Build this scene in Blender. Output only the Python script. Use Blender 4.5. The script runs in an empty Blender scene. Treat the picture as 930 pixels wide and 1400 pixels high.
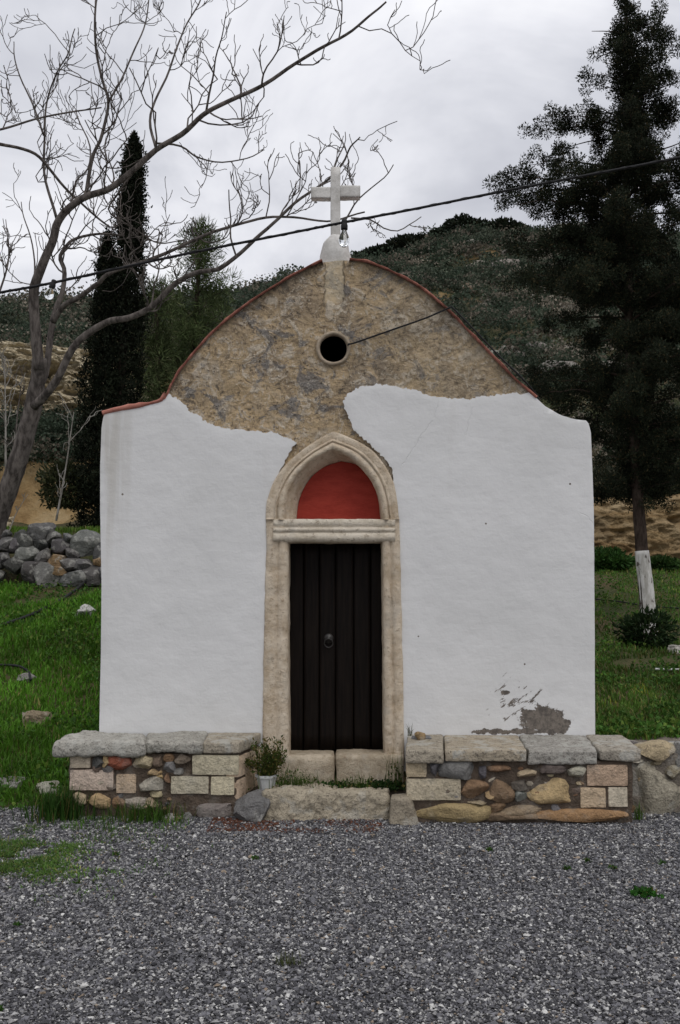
import bpy, math, random
import numpy as np
from mathutils import Vector
from mathutils.geometry import delaunay_2d_cdt

random.seed(7)
RNG = np.random.default_rng(11)
SC = bpy.context.scene
COL = SC.collection

# ------------------------------------------------------------------ camera model (photo is 930 x 1400)
F, CAMD, CAMZ = 1333.0, 8.0, 1.75
TH = math.atan(100 / F)

def ray(px, py):
    u, v = (px - 465) / F, (700 - py) / F
    return u, math.cos(TH) - v * math.sin(TH), math.sin(TH) + v * math.cos(TH)

def P(px, py, D=CAMD):
    """point seen at photo pixel (px, py) on the upright plane D metres ahead of the camera"""
    dx, dy, dz = ray(px, py)
    t = D / dy
    return Vector((t * dx, D - CAMD, CAMZ + t * dz))

def X(px, D=CAMD): return P(px, 800, D).x
def Z(py, D=CAMD): return P(465, py, D).z

# ------------------------------------------------------------------ numpy noise
def _hash(ix, iy, iz, seed):
    with np.errstate(over='ignore'):
        h = (ix.astype(np.int64) * 374761393 + iy.astype(np.int64) * 668265263 + iz.astype(np.int64) * 1274126177 + seed * 974634777) & 0xffffffff
        h = ((h ^ (h >> 13)) * 1103515245) & 0xffffffff
        h = ((h ^ (h >> 15)) * 2246822519) & 0xffffffff
        h = h ^ (h >> 14)
    return (h & 0xffffff) / float(0xffffff)

def vnoise(p, seed=0):
    p = np.asarray(p, float)
    i = np.floor(p).astype(np.int64); f = p - i
    f = f * f * (3 - 2 * f)
    r = 0
    for dx in (0, 1):
        wx = f[:, 0] if dx else 1 - f[:, 0]
        for dy in (0, 1):
            wy = f[:, 1] if dy else 1 - f[:, 1]
            for dz in (0, 1):
                wz = f[:, 2] if dz else 1 - f[:, 2]
                r = r + wx * wy * wz * _hash(i[:, 0] + dx, i[:, 1] + dy, i[:, 2] + dz, seed)
    return r * 2 - 1

def fbm(p, octv=4, seed=0, gain=.5):
    p = np.asarray(p, float); a = 1.0; s = 0; tot = 0
    for k in range(octv):
        s = s + a * vnoise(p * (2 ** k) + 17.3 * k, seed + k); tot += a; a *= gain
    return s / tot

# ------------------------------------------------------------------ object helpers
def mk(name, v, f, mat, parent=None, smooth=False, col=None, origin=None, midx=None):
    """one mesh object from arrays; origin = where its local zero lies (defaults to the parent's place)"""
    v = np.asarray(v, float).reshape(-1, 3)
    if origin is None:
        origin = parent['_loc'] if parent is not None else (0, 0, 0)
    v = v - np.asarray(origin, float)[None]
    me = bpy.data.meshes.new(name)
    if isinstance(f, np.ndarray) and f.ndim == 2:
        n, k = f.shape
        me.vertices.add(len(v)); me.vertices.foreach_set('co', v.astype(np.float32).ravel())
        me.loops.add(n * k); me.loops.foreach_set('vertex_index', f.astype(np.int32).ravel())
        me.polygons.add(n); me.polygons.foreach_set('loop_start', np.arange(0, n * k, k, dtype=np.int32))
        try: me.polygons.foreach_set('loop_total', np.full(n, k, dtype=np.int32))
        except Exception: pass
    else:
        me.from_pydata(v.tolist(), [], [tuple(int(i) for i in q) for q in f])
    for m in (mat if isinstance(mat, (list, tuple)) else [mat]): me.materials.append(m)
    if midx is not None: me.polygons.foreach_set('material_index', np.asarray(midx, dtype=np.int32))
    if col is not None:
        at = me.attributes.new('Col', 'FLOAT_COLOR', 'POINT')
        c = np.ones((len(v), 4), np.float32); c[:, :3] = col
        at.data.foreach_set('color', c.ravel())
    me.update(calc_edges=True); me.validate()
    me.polygons.foreach_set('use_smooth', np.full(len(me.polygons), bool(smooth)))
    if smooth and smooth is not True: me.set_sharp_from_angle(angle=math.radians(smooth))
    o = bpy.data.objects.new(name, me); COL.objects.link(o)
    if parent is not None:
        o.parent = parent
        o.location = Vector(origin) - Vector(parent['_loc'])
    else:
        o.location = origin
    o['_loc'] = tuple(float(q) for q in origin)
    return o

def thing(name, label, cat, loc=(0, 0, 0), group=None):
    o = bpy.data.objects.new(name, None); COL.objects.link(o)
    o.location = loc; o.empty_display_size = .2
    o['_loc'] = tuple(float(q) for q in loc)
    return tag(o, label, cat, group)

def tag(o, label=None, cat=None, group=None, kind=None):
    if label: o['label'] = label
    if cat: o['category'] = cat
    if group: o['group'] = group
    if kind: o['kind'] = kind
    return o

class MB:
    """collects pieces of one mesh"""
    def __init__(s): s.v, s.f, s.c, s.n = [], [], [], 0
    def add(s, v, f, col=(1, 1, 1)):
        v = np.asarray(v, float).reshape(-1, 3)
        s.v.append(v); s.f += [tuple(int(i) + s.n for i in q) for q in f]
        c = np.empty((len(v), 3)); c[:] = col; s.c.append(c); s.n += len(v)
        return s
    def build(s, name, mat, parent=None, smooth=True, origin=None):
        return mk(name, np.concatenate(s.v), s.f, mat, parent, smooth, np.concatenate(s.c), origin)

_ico = {}
def ico(n):
    if n not in _ico:
        import bmesh
        b = bmesh.new(); bmesh.ops.create_icosphere(b, subdivisions=n, radius=1)
        b.verts.ensure_lookup_table()
        _ico[n] = (np.array([q.co[:] for q in b.verts]), [[q.index for q in fc.verts] for fc in b.faces]); b.free()
    return _ico[n]

def rock(c, r, seed, sub=3, cuts=9, amp=.12, flat=.0, rz=0.0):
    """a stone: sphere chipped by planes, roughened"""
    v0, f = ico(sub); v = np.sign(v0) * np.abs(v0) ** .72
    rg = np.random.default_rng(seed)
    for _ in range(cuts):
        n = rg.normal(size=3); n /= np.linalg.norm(n); d = rg.uniform(.62, .92)
        s = v @ n - d
        v = v - np.outer(np.maximum(s, 0) * .97, n)
    v = v * (1 + amp * fbm(v0 * 1.7 + seed * 3.1, 4, seed)[:, None])
    v = v + v0 * (.07 * fbm(v0 * 5 + seed, 4, seed + 5, .65))[:, None]
    ext = np.abs(v).max(0)
    v = v / ext * np.asarray(r)
    if rz:
        ca, sa = math.cos(rz), math.sin(rz)
        v = np.stack([v[:, 0] * ca - v[:, 1] * sa, v[:, 0] * sa + v[:, 1] * ca, v[:, 2]], 1)
    return v + np.asarray(c), f

def block(c8, n=(12, 6, 4), rnd=.015, amp=.008, seed=0, sc=9.0):
    """a rough hewn block; c8 = 4 bottom corners then 4 top corners (each: front-left, front-right, back-right, back-left)"""
    c8 = np.array([tuple(c) for c in c8], float)
    dims = np.array([np.linalg.norm(c8[1] - c8[0]), np.linalg.norm(c8[3] - c8[0]), np.linalg.norm(c8[4] - c8[0])])
    vid, V, Fq = {}, [], []
    def vi(i, j, k):
        if (i, j, k) not in vid:
            vid[(i, j, k)] = len(V); V.append((i / n[0], j / n[1], k / n[2]))
        return vid[(i, j, k)]
    for i in range(n[0]):
        for j in range(n[1]):
            Fq.append((vi(i, j, 0), vi(i, j + 1, 0), vi(i + 1, j + 1, 0), vi(i + 1, j, 0)))
            Fq.append((vi(i, j, n[2]), vi(i + 1, j, n[2]), vi(i + 1, j + 1, n[2]), vi(i, j + 1, n[2])))
    for i in range(n[0]):
        for k in range(n[2]):
            Fq.append((vi(i, 0, k), vi(i + 1, 0, k), vi(i + 1, 0, k + 1), vi(i, 0, k + 1)))
            Fq.append((vi(i, n[1], k), vi(i, n[1], k + 1), vi(i + 1, n[1], k + 1), vi(i + 1, n[1], k)))
    for j in range(n[1]):
        for k in range(n[2]):
            Fq.append((vi(0, j, k), vi(0, j, k + 1), vi(0, j + 1, k + 1), vi(0, j + 1, k)))
            Fq.append((vi(n[0], j, k), vi(n[0], j + 1, k), vi(n[0], j + 1, k + 1), vi(n[0], j, k + 1)))
    p = np.array(V)
    # bring the outermost rows close to the edges so the rounding reads
    d = p * dims
    r = min(rnd, dims.min() * .45)
    q = np.clip(d, r, dims - r); e = d - q
    ln = np.linalg.norm(e, axis=1); m = ln > 1e-9
    e[m] = e[m] / ln[m][:, None] * r
    nrm = np.where(m[:, None], e, (p - .5)); nn = np.linalg.norm(nrm, axis=1); nrm = nrm / np.maximum(nn, 1e-9)[:, None]
    p = (q + e) / dims
    x, y, z = p[:, :1], p[:, 1:2], p[:, 2:]
    w = ((1 - x) * (1 - y) * (1 - z) * c8[0] + x * (1 - y) * (1 - z) * c8[1] + x * y * (1 - z) * c8[2] + (1 - x) * y * (1 - z) * c8[3]
         + (1 - x) * (1 - y) * z * c8[4] + x * (1 - y) * z * c8[5] + x * y * z * c8[6] + (1 - x) * y * z * c8[7])
    nz = fbm(w * sc * 1.5 + seed * 5.7, 5, seed, .65) * 1.25
    nz2 = fbm(w * sc * .33 + seed * 3.3, 2, seed + 9)
    w = w + nrm * ((nz * amp + nz2 * amp * 1.2))[:, None]
    return w, Fq

def tube(pts, rad, sides=6, cap=True):
    pts = np.array([tuple(p) for p in pts], float); n = len(pts)
    rad = np.broadcast_to(np.asarray(rad, float), (n,))
    t = np.gradient(pts, axis=0); t /= np.maximum(np.linalg.norm(t, axis=1), 1e-9)[:, None]
    ref = np.array([0, 1.0, 0]) if abs(t[:, 1]).mean() < .8 else np.array([1.0, 0, 0])
    a = np.cross(t, ref); a /= np.maximum(np.linalg.norm(a, axis=1), 1e-9)[:, None]
    b = np.cross(t, a)
    an = np.arange(sides) / sides * 2 * math.pi
    v = pts[:, None] + rad[:, None, None] * (np.cos(an)[None, :, None] * a[:, None] + np.sin(an)[None, :, None] * b[:, None])
    v = v.reshape(-1, 3); f = []
    for i in range(n - 1):
        for k in range(sides):
            k2 = (k + 1) % sides
            f.append((i * sides + k, i * sides + k2, (i + 1) * sides + k2, (i + 1) * sides + k))
    if cap:
        f.append(tuple(range(sides))[::-1]); f.append(tuple((n - 1) * sides + k for k in range(sides)))
    return v, f

def lathe(c, prof, sides=20):
    """prof: (radius, height) pairs round a vertical axis at c"""
    an = np.arange(sides) / sides * 2 * math.pi
    v = np.array([[c[0] + r * math.cos(a), c[1] + r * math.sin(a), c[2] + h] for r, h in prof for a in an])
    f = []
    for i in range(len(prof) - 1):
        for k in range(sides):
            k2 = (k + 1) % sides
            f.append((i * sides + k, i * sides + k2, (i + 1) * sides + k2, (i + 1) * sides + k))
    return v, f

def smoothline(pts, n):
    """Catmull-Rom through pts, n samples"""
    p = np.array([tuple(q) for q in pts], float)
    p = np.vstack([2 * p[0] - p[1], p, 2 * p[-1] - p[-2]])
    m = len(p) - 3; out = []
    for s in np.linspace(0, m - 1e-6, n):
        i = int(s); t = s - i
        a, b, c, d = p[i:i + 4]
        out.append(.5 * ((2 * b) + (-a + c) * t + (2 * a - 5 * b + 4 * c - d) * t * t + (-a + 3 * b - 3 * c + d) * t ** 3))
    return np.array(out)

def resample(pts, step):
    p = np.array([tuple(q) for q in pts], float)
    seg = np.linalg.norm(np.diff(p, axis=0), axis=1); s = np.concatenate([[0], np.cumsum(seg)])
    m = max(2, int(s[-1] / step) + 1); q = np.linspace(0, s[-1], m)
    return np.stack([np.interp(q, s, p[:, k]) for k in range(p.shape[1])], 1)

def inside(loops, q):
    r = np.zeros(len(q), bool)
    for lp in loops:
        lp = np.asarray(lp); x0, y0 = lp[:, 0], lp[:, 1]; x1, y1 = np.roll(x0, -1), np.roll(y0, -1)
        for a, b, c, d in zip(x0, y0, x1, y1):
            if b == d: continue
            hit = ((b > q[:, 1]) != (d > q[:, 1])) & (q[:, 0] < (c - a) * (q[:, 1] - b) / (d - b) + a)
            r ^= hit
    return r

def sheet(loops, sp, seed=0):
    """triangulated flat sheet bounded by loops (outer and holes) with interior points sp apart"""
    rg = np.random.default_rng(seed)
    lo = np.concatenate(loops).min(0); hi = np.concatenate(loops).max(0)
    gx, gy = np.meshgrid(np.arange(lo[0] + sp / 2, hi[0], sp), np.arange(lo[1] + sp / 2, hi[1], sp))
    g = np.stack([gx.ravel(), gy.ravel()], 1); g += rg.uniform(-.3, .3, g.shape) * sp
    g = g[inside(loops, g)]
    allb = np.concatenate(loops)
    keep = np.ones(len(g), bool)
    for b in allb[::1]:
        keep &= ((g - b) ** 2).sum(1) > (sp * .45) ** 2
    g = g[keep]
    ed, k = [], 0
    for lp in loops:
        m = len(lp); ed += [(k + i, k + (i + 1) % m) for i in range(m)]; k += m
    r = delaunay_2d_cdt([Vector(q) for q in np.concatenate([allb, g])], ed, [], 0, 1e-5)
    v = np.array([q[:] for q in r[0]]); f = np.array(r[2])
    f = f[inside(loops, v[f].mean(1))]
    return v, f

def rim_edges(f):
    cnt = {}
    for a, b, c in f:
        for e in ((a, b), (b, c), (c, a)):
            cnt[e] = 1
    return [e for e in cnt if (e[1], e[0]) not in cnt]

# ------------------------------------------------------------------ materials
class NT:
    def __init__(s, name):
        s.m = bpy.data.materials.new(name); s.m.use_nodes = True; s.t = s.m.node_tree; s.t.nodes.clear()
        s.tc = s.t.nodes.new('ShaderNodeTexCoord'); s.vec = s.tc.outputs['Object']
    def n(s, typ, props=None, **inp):
        nd = s.t.nodes.new(typ)
        for k, v in (props or {}).items(): setattr(nd, k, v)
        for k, v in inp.items():
            sk = nd.inputs[int(k[1:])] if k[0] == 'i' and k[1:].isdigit() else nd.inputs[k.replace('_', ' ')]
            if isinstance(v, bpy.types.NodeSocket): s.t.links.new(v, sk)
            else: sk.default_value = v
        return nd
    def noise(s, scale, detail=4, rough=.55, vec=None, dist=0.0):
        return s.n('ShaderNodeTexNoise', None, Vector=vec or s.vec, Scale=scale, Detail=detail, Roughness=rough, Distortion=dist).outputs['Fac']
    def voro(s, scale, feat='F1', out='Distance', vec=None, rnd=1.0):
        return s.n('ShaderNodeTexVoronoi', {'feature': feat}, Vector=vec or s.vec, Scale=scale, Randomness=rnd).outputs[out]
    def map(s, vec, scale=(1, 1, 1), rot=(0, 0, 0), loc=(0, 0, 0)):
        return s.n('ShaderNodeMapping', None, Vector=vec, Scale=scale, Rotation=rot, Location=loc).outputs[0]
    def ramp(s, fac, stops, interp='LINEAR'):
        nd = s.n('ShaderNodeValToRGB', None, Fac=fac); cr = nd.color_ramp; cr.interpolation = interp
        while len(cr.elements) > 1: cr.elements.remove(cr.elements[-1])
        for i, (p, c) in enumerate(stops):
            e = cr.elements[0] if i == 0 else cr.elements.new(p)
            e.position = p
            c = (c, c, c) if isinstance(c, (int, float)) else c
            e.color = (*c, 1)
        return nd.outputs['Color']
    def mix(s, fac, a, b, blend='MIX'):
        nd = s.n('ShaderNodeMix', {'data_type': 'RGBA', 'blend_type': blend})
        for i, v in ((0, fac), (6, a), (7, b)):
            if isinstance(v, bpy.types.NodeSocket): s.t.links.new(v, nd.inputs[i])
            else: nd.inputs[i].default_value = (*v, 1) if isinstance(v, (tuple, list)) and len(v) == 3 else v
        return nd.outputs[2]
    def math(s, op, a, b=0.0, c=0.0, clamp=False):
        nd = s.n('ShaderNodeMath', {'operation': op, 'use_clamp': clamp})
        for i, v in enumerate((a, b, c)):
            if isinstance(v, bpy.types.NodeSocket): s.t.links.new(v, nd.inputs[i])
            else: nd.inputs[i].default_value = v
        return nd.outputs[0]
    def rng(s, v, a, b, c=0.0, d=1.0):
        return s.n('ShaderNodeMapRange', {'interpolation_type': 'SMOOTHSTEP'}, Value=v, From_Min=a, From_Max=b, To_Min=c, To_Max=d).outputs[0]
    def col(s): return s.n('ShaderNodeAttribute', {'attribute_name': 'Col'}).outputs['Color']
    def bump(s, h, strength=.5, dist=.01, normal=None):
        k = dict(Height=h, Strength=strength, Distance=dist)
        if normal is not None: k['Normal'] = normal
        return s.n('ShaderNodeBump', None, **k).outputs[0]
    def out(s, color, rough=.85, normal=None, spec=.3, **kw):
        k = dict(Base_Color=color if isinstance(color, bpy.types.NodeSocket) else (*color, 1), Roughness=rough, Specular_IOR_Level=spec)
        if normal is not None: k['Normal'] = normal
        k.update(kw)
        b = s.n('ShaderNodeBsdfPrincipled', None, **k)
        o = s.n('ShaderNodeOutputMaterial', None, Surface=b.outputs[0])
        return s.m

def m_rock(name, rough_dark=.35, lich=.25):
    """stone that keeps its own colour (Col) with mottling, lichen and pits"""
    t = NT(name); c = t.col()
    n1 = t.noise(15, 7, .7); n2 = t.noise(75, 5, .65); n3 = t.noise(6.5, 5, .65); n4 = t.noise(28, 5, .7, t.map(t.vec, (1, 1, 1), (0, 0, 0), (3, 5, 1)))
    k = t.ramp(n1, [(.25, .5), (.45, .92), (.6, 1.1), (.78, 1.45)])
    c2 = t.mix(1.0, c, k, 'MULTIPLY')
    c2 = t.mix(t.rng(n4, .54, .68, 0, rough_dark + .25), c2, (.085, .075, .062))
    c2 = t.mix(t.rng(n2, .54, .66, 0, rough_dark + .2), c2, (.05, .046, .04))
    c2 = t.mix(t.math('MULTIPLY', t.rng(n3, .52, .62), lich + .15), c2, (.52, .51, .46))
    pit = t.voro(45)
    h = t.math('ADD', t.math('MULTIPLY', n1, 1.5), t.math('ADD', t.math('MULTIPLY', n2, .5), t.math('ADD', t.math('MULTIPLY', n4, .8), t.math('MULTIPLY', pit, .25))))
    return t.out(c2, .95, t.bump(h, 1.0, .02), .12)

def m_wash():
    t = NT('limewash_plaster'); v = t.vec
    brush = t.noise(5, 6, .6, t.map(v, (1, 1, 5)))
    big = t.noise(1.1, 3, .5); mid = t.noise(5.5, 4, .55); fine = t.noise(70, 4, .6)
    c = t.ramp(big, [(.3, (.635, .635, .625)), (.5, (.675, .674, .666)), (.7, (.705, .703, .695))])
    c = t.mix(t.rng(brush, .58, .74, 0, .09), c, (.50, .50, .49))
    # runs of old water below the left shoulder and dirt along the outer edges
    sx = t.n('ShaderNodeSeparateXYZ', None, Vector=v); x, z = sx.outputs[0], sx.outputs[2]
    streak = t.noise(9, 4, .6, t.map(v, (1, 1, .06)))
    near = t.math('MULTIPLY', t.rng(x, -1.93, -1.62, 1, 0), t.rng(z, .9, 3.1))
    c = t.mix(t.math('MULTIPLY', t.math('MULTIPLY', near, t.rng(streak, .42, .7)), .55), c, (.40, .37, .31))
    gen = t.math('MULTIPLY', t.rng(streak, .55, .75), t.rng(t.noise(.8, 2), .5, .7))
    c = t.mix(t.math('MULTIPLY', gen, .16), c, (.45, .43, .39))
    # bare dark render where the limewash is knocked off, low on the right
    w = t.noise(11, 5, .65); w2 = t.noise(33, 4, .65)
    def ell(px, py, rx, rz):
        p = P(px, py)
        a = t.math('DIVIDE', t.math('SUBTRACT', x, p.x), rx); b = t.math('DIVIDE', t.math('SUBTRACT', z, p.z), rz)
        return t.math('SQRT', t.math('ADD', t.math('MULTIPLY', a, a), t.math('MULTIPLY', b, b)))
    def patch(px, py, rx, rz, k=.7):
        d = t.math('ADD', ell(px, py, rx, rz), t.math('MULTIPLY', t.math('SUBTRACT', w, .5), k * 2))
        d = t.math('ADD', d, t.math('MULTIPLY', t.math('SUBTRACT', w2, .5), k))
        return t.rng(d, .88, .96, 1, 0)
    m = patch(741, 985, .20, .125, .75)
    m = t.math('MAXIMUM', m, patch(758, 992, .14, .085, .9))
    m = t.math('MAXIMUM', m, patch(715, 1000, .40, .025, 1.1))
    m = t.math('MAXIMUM', m, patch(690, 947, .05, .018, 1.2))
    spl = t.noise(21, 5, .7, t.map(t.map(v, (1, 1, 1), (0, math.radians(38), 0)), (.42, 1, 1.5)))
    reg = ell(706, 958, .28, .25)
    sp = t.math('SUBTRACT', spl, t.math('MULTIPLY', reg, .12))
    m = t.math('MAXIMUM', m, t.math('MULTIPLY', t.rng(sp, .515, .535), t.rng(reg, .8, 1.15, 1, 0)))
    for a, b, r in ((664, 716, .009), (779, 662, .009), (168, 676, .010), (572, 870, .007), (717, 908, .007)):
        m = t.math('MAXIMUM', m, patch(a, b, r, r, .6))
    dirt = t.mix(t.rng(w2, .3, .7), (.065, .053, .043), (.19, .16, .13))
    c = t.mix(t.math('MULTIPLY', m, .95), c, dirt)
    h = t.math('ADD', t.math('MULTIPLY', brush, .16), t.math('ADD', t.math('MULTIPLY', mid, 1.1), t.math('MULTIPLY', fine, .10)))
    h = t.math('SUBTRACT', h, t.math('MULTIPLY', m, .5))
    for (a0, b0, a1, b1) in ((548, 640, 592, 574), (592, 574, 600, 548), (636, 600, 646, 556), (820 - 30, 700, 812, 716)):
        p0, p1 = P(a0, b0), P(a1, b1); L = (p1 - p0).length; ux, uz = (p1.x - p0.x) / L, (p1.z - p0.z) / L
        dx = t.math('SUBTRACT', x, p0.x); dz = t.math('SUBTRACT', z, p0.z)
        al = t.math('ADD', t.math('MULTIPLY', dx, ux), t.math('MULTIPLY', dz, uz)); ac = t.math('ADD', t.math('SUBTRACT', t.math('MULTIPLY', dx, uz), t.math('MULTIPLY', dz, ux)), t.math('MULTIPLY', t.math('SUBTRACT', w, .5), .09))
        k = t.math('MULTIPLY', t.rng(t.math('ABSOLUTE', ac), .001, .006, 1, 0), t.math('MULTIPLY', t.rng(al, 0, .03), t.rng(al, L - .03, L, 1, 0)))
        h = t.math('SUBTRACT', h, t.math('MULTIPLY', k, .35))
    return t.out(c, .8, t.bump(h, .45, .022), .2)

def m_gable():
    t = NT('old_lime_render'); v = t.vec
    a = t.noise(1.9, 6, .6, None, .8); b = t.noise(6.5, 7, .72, None, 1.2); d = t.noise(38, 6, .72)
    e = t.noise(4.0, 5, .65, t.map(v, (1, 1, 1.2), (0, 0, 0), (5, 2, 7)), .6); f2 = t.noise(13, 7, .75, t.map(v, (1, 1, 1.4), (0, 0, 0), (1, 9, 4)), .5)
    run = t.noise(3.2, 4, .55, t.map(v, (1, 1, .22), (0, 0, 0), (8, 1, 2)))
    c = t.ramp(a, [(.30, (.25, .205, .15)), (.44, (.36, .275, .175)), (.54, (.47, .35, .205)), (.62, (.41, .335, .235)), (.74, (.31, .28, .235))])
    c = t.mix(t.rng(run, .54, .66, 0, .55), c, (.52, .38, .215))
    c = t.mix(t.rng(b, .52, .58, 0, .8), c, (.54, .47, .365))
    c = t.mix(t.rng(b, .36, .43, .85, 0), c, (.125, .105, .08))
    c = t.mix(t.rng(e, .56, .62, 0, .8), c, (.17, .165, .158))
    c = t.mix(t.math('MULTIPLY', t.rng(f2, .53, .60, 0, .9), t.rng(a, .35, .6, 1, .45)), c, (.15, .115, .078))
    c = t.mix(t.math('MULTIPLY', t.rng(d, .55, .63, 0, .85), t.rng(e, .42, .56, .25, 1)), c, (.06, .048, .036))
    c = t.mix(t.math('MULTIPLY', t.rng(t.noise(55, 4, .6), .57, .66), t.rng(b, .42, .55, .1, .8)), c, (.62, .56, .45))
    # smoother cement strip below the cross
    sx = t.n('ShaderNodeSeparateXYZ', None, Vector=v); x, z = sx.outputs[0], sx.outputs[2]
    p = P(457, 385)
    band = t.math('MULTIPLY', t.rng(t.math('ADD', t.math('ABSOLUTE', t.math('SUBTRACT', x, p.x)), t.math('MULTIPLY', t.math('SUBTRACT', b, .5), .12)), .07, .085, 1, 0), t.rng(z, P(0, 425).z, P(0, 400).z))
    c = t.mix(1.0, c, (1.30, 1.31, 1.36), 'MULTIPLY')
    pale = t.math('MULTIPLY', t.rng(t.math('ADD', x, t.math('MULTIPLY', b, 2.0)), .9, 1.7), .28)
    c = t.mix(pale, c, t.mix(t.rng(f2, .42, .58), (.60, .52, .39), (.40, .33, .225)))
    c = t.mix(t.math('MULTIPLY', band, .55), c, (.46, .40, .29))
    # rain-darkened crown of the gable
    h = t.math('ADD', t.math('MULTIPLY', b, 1.6), t.math('ADD', t.math('MULTIPLY', d, 1.0), t.math('MULTIPLY', t.voro(22), .5)))
    h = t.math('MULTIPLY', h, t.math('SUBTRACT', 1.0, t.math('MULTIPLY', band, .7)))
    return t.out(c, .95, t.bump(h, 1.0, .035), .1)

def m_sand(name='carved_sandstone', c0=(.50, .40, .285), c1=(.68, .585, .46)):
    t = NT(name); v = t.vec
    a = t.noise(4, 5, .6); b = t.noise(30, 6, .7); d = t.noise(110, 3, .6)
    c = t.mix(t.rng(t.math('ADD', t.math('MULTIPLY', a, .6), t.math('MULTIPLY', t.noise(16, 6, .7), .4)), .36, .62), c0, c1)
    c = t.mix(t.rng(b, .55, .66, 0, .6), c, (.24, .175, .115))
    c = t.mix(t.rng(t.noise(6, 4, .6, t.map(v, (1, 1, 1), (0, 0, 0), (3, 3, 3))), .55, .7, 0, .35), c, (.36, .34, .30))
    h = t.math('ADD', t.math('MULTIPLY', b, 1.0), t.math('ADD', t.math('MULTIPLY', d, .4), t.math('MULTIPLY', a, .8)))
    return t.out(c, .92, t.bump(h, .9, .018), .12)

def m_simple(name, c0, c1, scale=8, rough=.7, bstr=.3, bdist=.005, stretch=(1, 1, 1), spec=.3, **kw):
    t = NT(name); v = t.map(t.vec, stretch)
    a = t.noise(scale, 5, .6, v); b = t.noise(scale * 6, 4, .6, v)
    c = t.mix(t.rng(t.math('ADD', t.math('MULTIPLY', a, .7), t.math('MULTIPLY', b, .3)), .32, .68), c0, c1)
    return t.out(c, rough, t.bump(t.math('ADD', a, t.math('MULTIPLY', b, .5)), bstr, bdist), spec, **kw)

def m_leaf(name, trans=.25, rough=.65):
    t = NT(name); c = t.col()
    n = t.noise(1.7, 3, .5)
    c = t.mix(1.0, c, t.ramp(n, [(.3, .72), (.7, 1.25)]), 'MULTIPLY')
    d = t.n('ShaderNodeBsdfPrincipled', None, Base_Color=c, Roughness=rough, Specular_IOR_Level=.12)
    tr = t.n('ShaderNodeBsdfTranslucent', None, Color=c)
    ms = t.n('ShaderNodeMixShader', None, i0=trans, i1=d.outputs[0], i2=tr.outputs[0])
    t.n('ShaderNodeOutputMaterial', None, Surface=ms.outputs[0])
    return t.m

def m_terrain():
    t = NT('hill_soil'); v = t.vec
    big = t.noise(.25, 5, .6); mid = t.noise(1.3, 5, .65); fine = t.noise(9, 5, .65)
    grass = t.ramp(mid, [(.3, (.035, .05, .016)), (.48, (.065, .068, .028)), (.62, (.10, .078, .042)), (.75, (.16, .125, .075))])
    scrub = t.ramp(t.noise(.9, 6, .7), [(.3, (.022, .03, .014)), (.48, (.05, .055, .025)), (.6, (.11, .085, .052)), (.75, (.20, .17, .125))])
    sx = t.n('ShaderNodeSeparateXYZ', None, Vector=v); y = sx.outputs[1]
    c = t.mix(t.rng(t.math('ADD', y, t.math('MULTIPLY', big, 6)), 12, 20), grass, scrub)
    c = t.mix(t.rng(fine, .55, .75, 0, .45), c, (.06, .045, .026))
    g = t.n('ShaderNodeNewGeometry'); nz = t.n('ShaderNodeSeparateXYZ', None, Vector=g.outputs['True Normal']).outputs[2]
    steep = t.rng(t.math('ADD', nz, t.math('MULTIPLY', t.math('SUBTRACT', mid, .5), .3)), .55, .72, 1, 0)
    earth = t.ramp(mid, [(.3, (.19, .115, .05)), (.5, (.34, .235, .115)), (.7, (.44, .34, .2))])
    c = t.mix(steep, c, earth)
    h = t.math('ADD', t.math('MULTIPLY', mid, .6), t.math('MULTIPLY', fine, .3))
    return t.out(c, .95, t.bump(h, .9, .25), .1)

def m_cliff(name, pal):
    t = NT(name); v = t.vec
    st = t.noise(1.2, 6, .65, t.map(v, (.5, .5, 2.6)), .8); a = t.noise(.9, 5, .6); f = t.noise(8, 6, .7)
    c = t.ramp(st, [(.28, pal[0]), (.45, pal[1]), (.6, pal[2]), (.78, pal[3])])
    c = t.mix(t.rng(a, .54, .64, 0, .6), c, pal[4])
    up = t.n('ShaderNodeSeparateXYZ', None, Vector=t.vec).outputs[2]
    c = t.mix(t.math('MULTIPLY', t.rng(t.math('ADD', up, t.math('MULTIPLY', t.math('SUBTRACT', a, .5), 3)), 9.0, 9.7), .7), c, (.19, .165, .125))
    c = t.mix(t.rng(f, .58, .72, 0, .3), c, (.20, .15, .09))
    h = t.math('ADD', st, t.math('MULTIPLY', f, .9))
    return t.out(c, .95, t.bump(h, 1.0, .25), .1)

def m_gravelbed():
    t = NT('gravel_bed'); v = t.vec
    cell = t.n('ShaderNodeTexVoronoi', None, Vector=v, Scale=85.0)
    bw = t.n('ShaderNodeSeparateColor', None, Color=cell.outputs['Color']).outputs[0]
    c = t.ramp(bw, [(0, (.05, .05, .054)), (.5, (.09, .09, .097)), (.85, (.19, .185, .185)), (1, (.30, .28, .26))])
    pine = t.noise(2.6, 5, .65)
    sx = t.n('ShaderNodeSeparateXYZ', None, Vector=v); x, y = sx.outputs[0], sx.outputs[1]
    reg = t.math('MULTIPLY', t.rng(y, -.95, -.62), t.math('MULTIPLY', t.rng(x, -1.0, -.6), t.rng(x, -.05, .35, 1, 0)))
    c = t.mix(t.math('MULTIPLY', reg, t.rng(pine, .35, .5)), c, (.085, .03, .016))
    return t.out(c, .95, t.bump(cell.outputs['Distance'], 1.0, .01), .15)

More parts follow.
